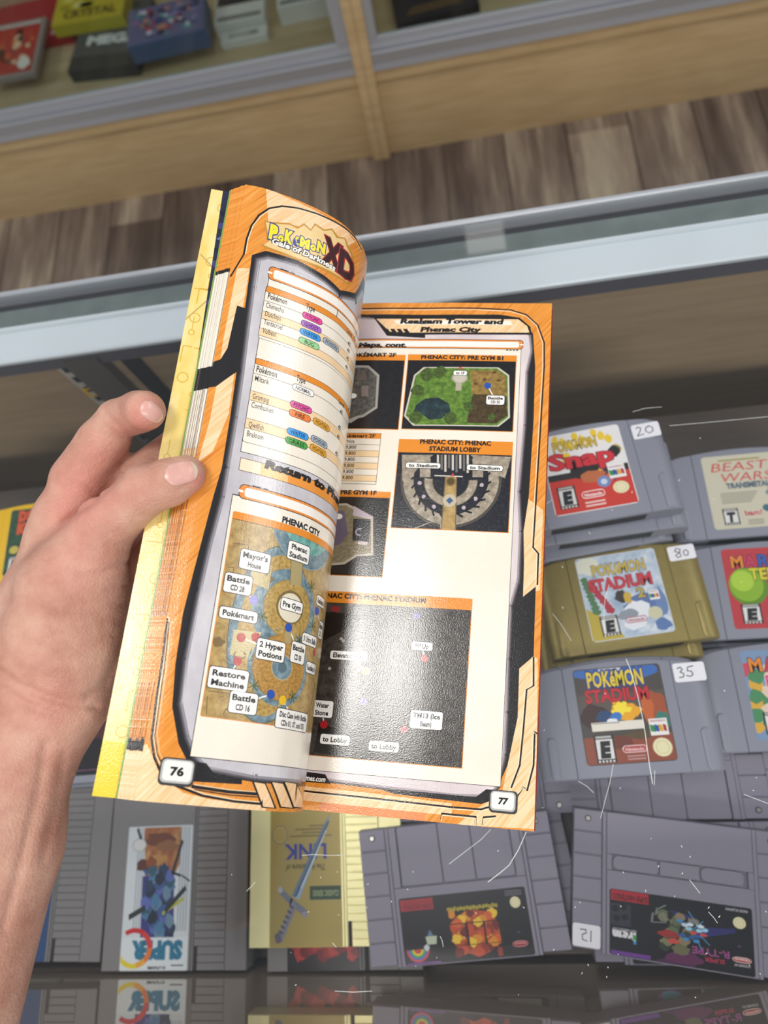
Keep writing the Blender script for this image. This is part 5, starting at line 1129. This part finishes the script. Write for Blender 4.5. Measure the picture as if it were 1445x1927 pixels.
# ---- ribbed cartridges, dark row above (label end away from the viewer)
def up_cart(label, px, py, z, rz, style=1):
    p = at_z(px, py, z); return cart('snes', PL_SN, label, z, pos=(p[0], p[1]), rz=rz + 180, style=style)
a = at_z(1268, 1543, .0475); c_ = up_cart('lilac grey ribbed cartridge in the dark row, its screws just below the one priced 35', 1268, 1543, .0475, -1.5, 0); c_.location.y += .0445
c2 = up_cart('lilac grey ribbed cartridge in the dark row, mostly hidden by the right page corner', 905, 1540, .0475, 1, 0); c2.location.y += .0445; c2.location.x -= .002
for o, t_, dz in ((c_, 'lilac grey ribbed cartridge at the bottom of the dark row, right of the page corner', .02), (c2, 'lilac grey ribbed cartridge at the bottom of the dark row, under the page corner', .02)):
    cart('snes', PL_SN, t_, .0475 - .02, pos=(o.location.x + .002, o.location.y + .001), rz=math.degrees(o.rotation_euler.z), style=0)
s3 = s35.location
for k in range(2): cart('n64', PL_GREY, ['grey wide cartridge directly under the one priced 35', 'grey wide cartridge third down under the one priced 35'][k], .122 - .0182 * (k + 1), pos=(s3.x + .001 * k, s3.y + .004 + .003 * k), rz=math.degrees(s35.rotation_euler.z) + [1, -1][k])
c3 = at_z(1440, 1600, .0455)
#cart('snes', PL_SN, 'lilac grey ribbed cartridge between the two front piles, almost wholly covered', .0255, pos=(flame.location.x + .083, flame.location.y + .012), rz=2, style=1)
p = at_z(1500, 1480, .0475); up = cart('snes', PL_SN, 'lilac grey ribbed cartridge at the right edge below the multicoloured one', .0475, pos=(p[0] + .052, p[1] + .01), rz=178, style=1)

# ---- tall cartridges
def nes(label, plastic, ztop, lx, top, bot, gl=None):
    return cart('nes', plastic, label, ztop, lx[0], (-60, 66.5 - 0), lx[1], (-60, -66.5))
zN = .0336
pA = at_z(230, 1813, zN); yb = -.1485
def nes_at(px_left, ztop, label, plastic, ybase=-.1480, rz=0.0, py=1800):
    p = at_z(px_left, py, ztop); return cart('nes', plastic, label, ztop, pos=(p[0] + .060, ybase + .0665), rz=rz)
superc = nes_at(192, zN, 'tall grey cartridge with white label of a blue armoured machine, upside-down blue lettering', PL_NES)
A = LArt(57, 103); A.r(0, 0, 100, 100, 'D4DCDF', .6); 
for k in range(4): A.r(16 + k * 4, 1, 17.6 + k * 4, 74, '9AA4AC', 1); A.r(82 + k * 4, 1, 83.6 + k * 4, 74, '9AA4AC', 1)
A.poly([(24, 0), (82, 0), (82, 28), (70, 40), (30, 36)], picture('label_dusk', [(.3, '8A4A26'), (.5, 'A8683A'), (.7, 'C8A060')], 70, False), 1.4)
A.poly([(26, 36), (74, 34), (78, 78), (28, 78)], ik('3A3A7E'), 1.6)
for i in range(34): A.b(32 + (i * 19) % 42, 30 + (i * 29) % 46, 9, 6, ['3A5A8E', '2A3E5E', '4A7AA0', '5A6AB0', '1E2A3A', '6A8AA0', '2E5A6A'][i % 7], 2 + i * .03, i)
A.b(50, 10, 30, 7, '6E3E24', 2.2); A.b(60, 15, 24, 5, '8E6038', 2.3); A.b(44, 24, 18, 5, 'B88A4A', 2.4)
for a, b_, w_ in (((84, 12), (72, 34), 4), ((72, 34), (84, 36), 2), ((86, 36), (98, 40), 1.4), ((10, 64), (32, 58), 4), ((92, 45), (64, 60), 4), ((14, 2), (20, 9), 3)): A.line([a, b_], w_, ik('26302E'), 4)
A.line([(90, 52), (60, 62)], 2.4, ik('B8B83A'), 3.8); A.b(26, 28, 14, 5, '5A3222', 3.9); A.b(38, 26, 10, 5, '8A4A2A', 4)
for k in range(4): A.line([(40 + k * 3, 58), (38 + k * 3.4, 68)], .9, ik('16222E'), 4)
A.r(0, 78, 100, 100, 'DCE4E6', 3.6); A.c(18, 13.5, 11, 5, 'B4B8B6', 4); A.c(18, 13.5, 9.4, 4.2, 'DADCD8', 4.4)
A.t('SUPER', 16, 81, 76, 11, '2A7898', 5, up=False, bold=.07, out='C8D8DC', ow=.02)
def cring(cx, cy, rx, ry, a0, a1, w, col, L):
    n = 12; P_ = [(cx + rx * math.cos(math.radians(a0 + (a1 - a0) * k / n)), cy + ry * math.sin(math.radians(a0 + (a1 - a0) * k / n))) for k in range(n + 1)]; Q_ = [(cx + (rx - w) * math.cos(math.radians(a0 + (a1 - a0) * k / n)), cy + (ry - w * .55) * math.sin(math.radians(a0 + (a1 - a0) * k / n))) for k in range(n + 1)][::-1]
    A.poly(P_ + Q_, ik(col), L)
cring(20, 85, 27, 13.5, -125, -60, 6, 'C8242C', 6); cring(20, 85, 27, 13.5, -60, 0, 7, 'CE3A34', 6); cring(20, 85, 27, 13.5, 0, 45, 7, 'DE7A34', 6); cring(20, 85, 27, 13.5, 45, 80, 7, 'E8A83A', 6); cring(20, 85, 27, 13.5, 80, 150, 6, 'E4D030', 6)
A.t('KONAMI', 42, 97, 26, 2.6, '2A2A34', 5, up=False); A.r(76, 96, 94, 97, '6A6A70', 5)
lab(superc, A, -44.5, -66.2, 12.2, 37.5, base='D4DCDF', rad=1.2)
sx = superc.location
cart('nes', PL_NES, 'tall grey cartridge underneath the one with the white machine label', zN - .0168, pos=(sx.x - .001, sx.y + .001), rz=.4)
left = cart('nes', PL_NES, 'tall grey cartridge beside the wrist, only its ribbed side showing', zN, pos=(sx.x - .1213, sx.y + .007), rz=-.6)
cart('nes', PL_NES, 'tall grey cartridge underneath the one beside the wrist', zN - .0168, pos=(sx.x - .1218, sx.y + .004), rz=0)
A = LArt(57, 103); A.r(0, 0, 100, 100, '2A4A7A', 1); lab(left, A, -44.5, -66.2, 12.2, 37.5, base='2A4A7A', rad=1.2)
goldn = nes_at(469, zN + .0168, 'tall shiny gold cartridge with gold label showing a sword', PL_GOLD, ybase=-.1295, py=1755)
GL = 'A8924A'; A = LArt(57, 103); A.poly([(0, 0), (100, 0), (100, 100), (0, 100)], mat('gold_foil_label', 'A09050', .35, .2), .6)
A.r(4, 5, 62, 6.4, '6E6030', 1); A.poly(rr(64, 3.5, 94, 8, 2), ik('B85A34'), 1.4); A.c(14, 26, 10.5, 6.4, '6E6A66', 1.4); A.c(14, 26, 9.5, 5.8, 'B0A05A', 1.8); A.c(14, 26, 7, 4.3, '8E8450', 2); A.c(14, 26, 6.2, 3.8, 'A8944E', 2.2)
for k, (a, b_) in enumerate(((56, 80), (36, 80), (46, 80), (28, 88))): A.r(a, 20 + k * 2.3, b_, 21 + k * 2.3, '6E6030', 1.4)
A.t('LINK', 20, 33, 60, 10, '2E3A8E', 4, up=False, bold=.03); A.t('The Adventure of', 22, 46.5, 56, 4, '5A5028', 3, up=False, shear=.2)
A.poly([(88, 12), (82, 22), (41, 70), (31, 67), (76, 21)], ik('8EA6BC'), 5); A.poly([(88, 12), (76, 21), (31, 67), (36, 68.5)], ik('5A748E'), 5.4); A.line([(84, 18), (37, 67)], 1.6, ik('2A3E54'), 5.8); A.line([(80, 24), (44, 62)], 1.0, ik('D8E4EC'), 6)
A.line([(16, 64), (30, 71), (49, 78)], 5, ik('6E7480'), 6); A.line([(34, 73), (16, 93)], 7, ik('7A7C88'), 6.2); A.b(12, 94, 6, 4, '5E5A68', 6.5); A.b(15, 63, 4, 2.5, 'A8A8B0', 6.5); A.b(49, 79, 5, 2.6, '8A8A96', 6.5)
for k in range(6): A.line([(33 - k * 3, 75 + k * 3.2), (28 - k * 3, 73.6 + k * 3.2)], 1.3, ik('3E3E4A'), 6.6)
A.r(56, 61, 99, 70, '2A4432', 3); A.t('CLASSIC SERIES', 60, 64, 36, 3.6, '8A9A6A', 3.6, up=False)
lab(goldn, A, -44, -66.2, 12.4, 37.5, base='A8924A', rad=1.0)
gz = goldn.location
red = cart('nes', PL_NES, 'tall grey cartridge with red and black label, sticking out below the gold one', zN, pos=(gz.x + .0085, -.1488 + .0665), rz=.3)
A = LArt(57, 103); A.r(0, 0, 100, 100, '101014', .6)
for i in range(12): A.b(10 + i * 8, 82 + (i * 7) % 9, 11, 6, ['8E1E22', 'B03A34', '6E1418'][i % 3], 1 + i * .05, i)
lab(red, A, -44, -66.2, 12.4, 37.5, base='101014', rad=1.0)
cart('nes', PL_NES, 'tall grey cartridge at the bottom of the gold pile', zN - .0168, pos=(gz.x + .006, gz.y - .012), rz=0)
# ---- blue box at the lower left, dark case behind
pb = at_z(70, 1720, .02)
mb = MB(); r = empty('blue_game_box', (sx.x - .1225 - .060 - .0645, -.083, 0), math.radians(0), 'dark blue game box with white print standing left of the grey tall cartridges', 'game box')
mb.bbox(-.063, .063, -.064, .064, 0, .032, mat('blue_box_card', '2A2A6E', .35), .001); mb.build('box_body', r)
A = Art(); A.rect(-62, -63, 62, 63, ik('26266A'), 1)
for k in range(4): A.rect(30, -34 - k * 3.2, 56 - k * 2, -32.4 - k * 3.2, ik('C8C8E0'), 2)
A.text('GAME', 28, -50, 5, ik('D8D8EC'), 2, w=26) if False else None
A.rect(34, -54, 56, -52, ik('8A8AC8'), 2); A.poly(blobpts(0, 20, 40, 30, 4), ik('5A4A9A'), 2)
m2 = MB(); A.emit(m2, lambda x, y, L: (x / 1000, y / 1000, .0322 + L), .02e-3); m2.build('cover_print', r)
# ============================================================ the hand and forearm holding the book
def cp(x, y, d): return np.array([(x - CX) / F_PX * d, -(y - CY) / F_PX * d, d])     # point at photo position and depth d (mm)
def make_hand():
    prim = []   # (p0, r0, p1, r1, group)
    def cone(a, ra, b, rb, g=0): prim.append((cp(*a), ra, cp(*b), rb, g))
    # forearm and wrist
    cone((-142, 1960, 262), 32, (-22, 1590, 283), 28.5); cone((-22, 1590, 283), 28.5, (25, 1420, 294), 25); cone((-150, 1800, 270), 30, (-40, 1480, 292), 26)
    cone((25, 1420, 294), 25, (70, 1330, 298), 24); cone((75, 1400, 298), 17, (120, 1310, 298), 21); cone((-40, 1480, 292), 26, (22, 1290, 302), 25)
    # palm heel, thenar pad, palm
    cone((70, 1330, 298), 25, (118, 1210, 296), 25.5); cone((118, 1210, 296), 25, (137, 1105, 295), 22); cone((22, 1290, 302), 25, (98, 1130, 306), 20)
    cone((98, 1130, 306), 20, (128, 985, 312), 15.5); cone((98, 1130, 306), 20, (150, 1050, 312), 17)
    cone((165, 1240, 306), 13, (206, 1120, 314), 12); cone((170, 1180, 308), 16, (185, 1030, 316), 14)
    # thumb
    cone((137, 1105, 295), 21, (196, 992, 289), 12.6, 1); cone((196, 992, 289), 12.6, (268, 926, 284.5), 10.6, 1)
    cone((268, 926, 284.5), 10.5, (318, 908, 284), 9.8, 1); cone((318, 908, 284), 9.8, (349, 894, 285), 8.4, 1)
    # index finger
    cone((120, 1010, 312), 14, (154, 905, 313), 12.6, 2); cone((150, 905, 313), 13, (192, 835, 313), 11.2, 2); cone((192, 835, 313), 11.0, (222, 792, 309), 9.6, 2)
    cone((224, 790, 307), 9.3, (262, 775, 299), 8.8, 3); cone((262, 775, 299), 8.8, (273, 773, 292), 8.6, 3)
    # middle, ring and little finger passing behind the book
    cone((185, 960, 320), 12, (262, 895, 323), 9.8, 4); cone((262, 895, 323), 9.6, (345, 832, 320), 8.8, 4); cone((345, 832, 320), 8.8, (410, 800, 323), 8.0, 4)
    cone((195, 1030, 322), 12, (270, 975, 326), 9.2, 5); cone((270, 975, 326), 9.2, (352, 925, 319), 8.6, 5); cone((352, 925, 319), 8.6, (410, 895, 321), 7.8, 5)
    cone((205, 1120, 318), 11, (262, 1060, 324), 8.4, 6); cone((262, 1060, 324), 8.4, (330, 1010, 315), 7.8, 6); cone((330, 1010, 315), 7.8, (380, 985, 317), 7.0, 6)
    h = 1.15
    lo = np.array([-235., -235., 225.]); hi = np.array([-60., 62., 352.])
    nx, ny, nz = [int(math.ceil((b - a) / h)) for a, b in zip(lo, hi)]
    gx = (lo[0] + np.arange(nx) * h)[:, None, None].astype(np.float32); gy = (lo[1] + np.arange(ny) * h)[None, :, None].astype(np.float32); gz = (lo[2] + np.arange(nz) * h)[None, None, :].astype(np.float32)
    def sd(X, Y, Z, grp=None):
        out = {}
        for a, ra, b, rb, g in prim:
            ba = b - a; L2 = float(ba @ ba); t = ((X - a[0]) * ba[0] + (Y - a[1]) * ba[1] + (Z - a[2]) * ba[2]) / L2; t = np.clip(t, 0, 1)
            d = np.sqrt((X - a[0] - t * ba[0]) ** 2 + (Y - a[1] - t * ba[1]) ** 2 + (Z - a[2] - t * ba[2]) ** 2) - (ra + (rb - ra) * t)
            k = 5.5 if g == 0 else 2.2
            if g in out:
                hh = np.clip(.5 + .5 * (out[g] - d) / k, 0, 1); out[g] = out[g] * (1 - hh) + d * hh - k * hh * (1 - hh)
            else: out[g] = d
        F = out[0]
        for g, k in ((1, 5.0), (2, 6.0), (3, 1.6), (4, 3.5), (5, 3.0), (6, 3.0)):
            d = out[g]; hh = np.clip(.5 + .5 * (F - d) / k, 0, 1); F = F * (1 - hh) + d * hh - k * hh * (1 - hh)
        return F
    F = sd(gx, gy, gz)
    # creases and folds: shallow valleys following lines on the near skin
    PX = gx / gz * F_PX + CX; PY = -gy / gz * F_PX + CY
    creases = [(1.1, 5, [(232, 893), (210, 915), (178, 945), (140, 968), (116, 985)]), (1.2, 5, [(236, 1058), (215, 1070), (190, 1078), (150, 1082)]), (.7, 4, [(234, 1100), (205, 1112), (160, 1120), (120, 1122)]), (.7, 4, [(228, 1135), (190, 1148), (140, 1152), (100, 1150)]),
               (.6, 4, [(222, 1165), (180, 1182), (120, 1188), (80, 1180)]), (.6, 4, [(215, 1195), (170, 1214), (110, 1220), (70, 1212)]), (1.5, 6, [(0, 1262), (40, 1290), (90, 1312), (140, 1326), (180, 1330)]), (1.0, 6, [(0, 1295), (50, 1325), (100, 1345), (160, 1350)]),
               (1.3, 7, [(240, 1170), (225, 1230), (195, 1290), (165, 1310)]), (1.1, 4, [(198, 778), (222, 800), (248, 822), (262, 836)]), (.5, 3, [(252, 960), (262, 975), (275, 968)]), (.5, 3, [(248, 905), (258, 915)]), (.5, 4, [(250, 975), (256, 985)]),
               (.5, 5, [(152, 835), (190, 850), (230, 872)]), (.6, 6, [(120, 890), (160, 905), (185, 935)]), (.5, 5, [(140, 900), (175, 925)]), (1.0, 9, [(86, 1400), (70, 1500), (40, 1620), (5, 1750)]), (.7, 8, [(120, 1420), (105, 1520), (80, 1620)]), (.5, 3.5, [(330, 925), (345, 918), (360, 905)])]
    cr = np.zeros_like(F)
    band = np.abs(F) < 4
    idx = np.nonzero(band); px = PX[idx[0], 0 if PX.shape[1] == 1 else idx[1], idx[2]]; py = (-(gy[0, idx[1], 0]) / gz[0, 0, idx[2]] * F_PX + CY)
    acc = np.zeros(len(px), np.float32)
    for dep, w, pl in creases:
        best = np.full(len(px), 1e9, np.float32)
        for (x0, y0), (x1, y1) in zip(pl[:-1], pl[1:]):
            dx, dy = x1 - x0, y1 - y0; t = np.clip(((px - x0) * dx + (py - y0) * dy) / (dx * dx + dy * dy), 0, 1); best = np.minimum(best, (px - x0 - t * dx) ** 2 + (py - y0 - t * dy) ** 2)
        acc += dep * np.exp(-best / (w * w))
    F[idx] += acc
    # surface nets
    s = F < 0
    c = [s[i:nx - 1 + i, j:ny - 1 + j, k:nz - 1 + k] for i in (0, 1) for j in (0, 1) for k in (0, 1)]
    cnt = sum(x.astype(np.int8) for x in c); act = (cnt > 0) & (cnt < 8)
    ii = np.argwhere(act); ids = -np.ones(act.shape, np.int64); ids[act] = np.arange(len(ii))
    acc = np.zeros((len(ii), 3)); wn = np.zeros(len(ii))
    for ax in range(3):
        o1, o2 = [a for a in range(3) if a != ax]
        for p in (0, 1):
            for q_ in (0, 1):
                a = ii.copy(); a[:, o1] += p; a[:, o2] += q_; b = a.copy(); b[:, ax] += 1
                fa = F[a[:, 0], a[:, 1], a[:, 2]]; fb = F[b[:, 0], b[:, 1], b[:, 2]]; m = (fa < 0) != (fb < 0); t = np.where(m, fa / (fa - fb + 1e-12), 0)
                pos = a.astype(float); pos[:, ax] += t; acc[m] += pos[m]; wn[m] += 1
    V = lo + acc / wn[:, None] * h
    faces = []
    for ax in range(3):
        o1, o2 = (ax + 1) % 3, (ax + 2) % 3
        sl = [slice(1, nx - 1), slice(1, ny - 1), slice(1, nz - 1)]; a = [slice(1, nx - 1), slice(1, ny - 1), slice(1, nz - 1)]; b = list(a)
        nax = (nx, ny, nz)[ax]; a[ax] = slice(0, nax - 1); b[ax] = slice(1, nax)
        A_, B_ = s[tuple(a)], s[tuple(b)]; e = np.argwhere(A_ != B_); off = np.array([1, 1, 1]); off[ax] = 0; e = e + off; flip = s[e[:, 0], e[:, 1], e[:, 2]]
        def cid(d1, d2):
            q_ = e.copy(); q_[:, o1] -= d1; q_[:, o2] -= d2; return ids[q_[:, 0], q_[:, 1], q_[:, 2]]
        f = np.stack([cid(1, 1), cid(0, 1), cid(0, 0), cid(1, 0)], 1); f[~flip] = f[~flip][:, ::-1]; faces.append(f[(f >= 0).all(1)])
    faces = np.concatenate(faces)
    return V, faces, sd, prim
HV, HF, HSD, HPR = make_hand()
# light smoothing of the net, then into the world
def c2w(V): return (V / 1000) @ MR + np.array([0, 0, CAM_Z])
t = NT('skin'); b = t.b; at = t.n('ShaderNodeAttribute', attribute_name='tone')
v = t.coord('Object'); n1 = t.noise(v, 55, 5, .6); n2 = t.noise(v, 420, 3, .6)
c1 = t.ramp(n1, [(.3, 'B07C68'), (.5, 'C49380'), (.7, 'D0A590')])
mx = t.n('ShaderNodeMix', data_type='RGBA'); t.l(at.outputs['Fac'], mx.inputs[0]); t.l(c1, mx.inputs[6]); mx.inputs[7].default_value = lin('CE7F74'); t.l(mx.outputs[2], b.inputs['Base Color'])
b.inputs['Roughness'].default_value = .48; b.inputs['Subsurface Weight'].default_value = .18; b.inputs['Subsurface Radius'].default_value = (1, .35, .2); b.inputs['Subsurface Scale'].default_value = .004; b.inputs['Specular IOR Level'].default_value = .35
vo = t.n('ShaderNodeTexVoronoi'); vo.inputs['Scale'].default_value = 900; t.l(v, vo.inputs['Vector'])
ad = t.n('ShaderNodeMath', operation='ADD'); t.l(n2, ad.inputs[0]); t.l(vo.outputs['Distance'], ad.inputs[1]); t.bump(ad.outputs[0], .35, .0005)
SKIN = t.m
org = c2w(cp(70, 1300, 298.)[None])[0]
me = bpy.data.meshes.new('person'); VW = c2w(HV) - org; me.from_pydata(VW.tolist(), [], HF.tolist()); me.materials.append(SKIN)
me.polygons.foreach_set('use_smooth', [True] * len(me.polygons))
pxs = HV[:, 0] / HV[:, 2] * F_PX + CX; pys = -HV[:, 1] / HV[:, 2] * F_PX + CY
tone = np.zeros(len(HV))
for x, y, r_, a_ in ((160, 925, 60, .55), (275, 785, 42, .6), (140, 1060, 70, .25), (375, 900, 22, .7), (200, 850, 40, .3), (100, 1330, 70, .25), (230, 1290, 60, -.4), (60, 1500, 120, .1), (120, 970, 30, .3), (265, 925, 30, .15)): tone += a_ * np.exp(-((pxs - x) ** 2 + (pys - y) ** 2) / (r_ * r_))
ta = me.attributes.new('tone', 'FLOAT', 'POINT'); ta.data.foreach_set('value', np.clip(tone, 0, 1).astype(np.float32))
person = bpy.data.objects.new('person', me); COL.objects.link(person); person.location = org
tag(person, "person's bare left hand and forearm, thumb pressed on the open book's page edges", 'person')
sm = person.modifiers.new('smooth', 'SMOOTH'); sm.factor = .5; sm.iterations = 3
# nails
t = NT('fingernail'); t.b.inputs['Base Color'].default_value = lin('D9A79C'); t.b.inputs['Roughness'].default_value = .28; t.b.inputs['Subsurface Weight'].default_value = .1; t.b.inputs['Subsurface Scale'].default_value = .002
NAIL = t.m; TIP = mat('nail_free_edge', 'E2CDB4', .35)
def nail(outline_c, ax, ay, w, l, dirv, label, thick=.35, tipfrac=.14):
    """patch laid on the skin: centre px, axis direction in px, half width and half length in px"""
    ax = np.array([ax, ay], float); ax /= np.linalg.norm(ax); bx_ = np.array([-ax[1], ax[0]]); nu, nv = 14, 18; vs = []; uv = []
    for j in range(nv + 1):
        for i in range(nu + 1):
            a = -1 + 2 * i / nu; b_ = -1 + 2 * j / nv
            wd = w * (1 - .10 * (b_ + 1) / 2) * math.sqrt(max(0, 1 - abs(b_) ** 5 * .55)); ln = l * (1 - .16 * a * a) if b_ > 0 else l * (1 - .22 * a * a)
            p = np.array(outline_c) + bx_ * a * wd + ax * b_ * ln
            d = 240.0
            for _ in range(60):
                q = cp(p[0], p[1], d); f = float(HSD(q[0], q[1], q[2])); d += f * .8
                if abs(f) < .02 or d > 330: break
            edge = min(1, (1 - max(abs(a), abs(b_))) * 5)
            q = cp(p[0], p[1], d - (.12 + thick * edge)); vs.append(tuple(c2w(q[None])[0] - org))
    mb = MB(); n = nu + 1; fb = []; ft = []
    for j in range(nv):
        for i in range(nu): (ft if j >= nv * (1 - tipfrac) else fb).append((j * n + i, j * n + i + 1, (j + 1) * n + i + 1, (j + 1) * n + i))
    mb.add(vs, fb, NAIL); mb.add(vs, ft, TIP); o = mb.build('fingernail', person, label, smooth=True); return o
nail((341, 890), 38, -9, 22, 32, None, 'pink thumbnail')
nail((285, 775), 22, 18, 17, 24, None, 'pale nail of the curled index finger', tipfrac=.1)
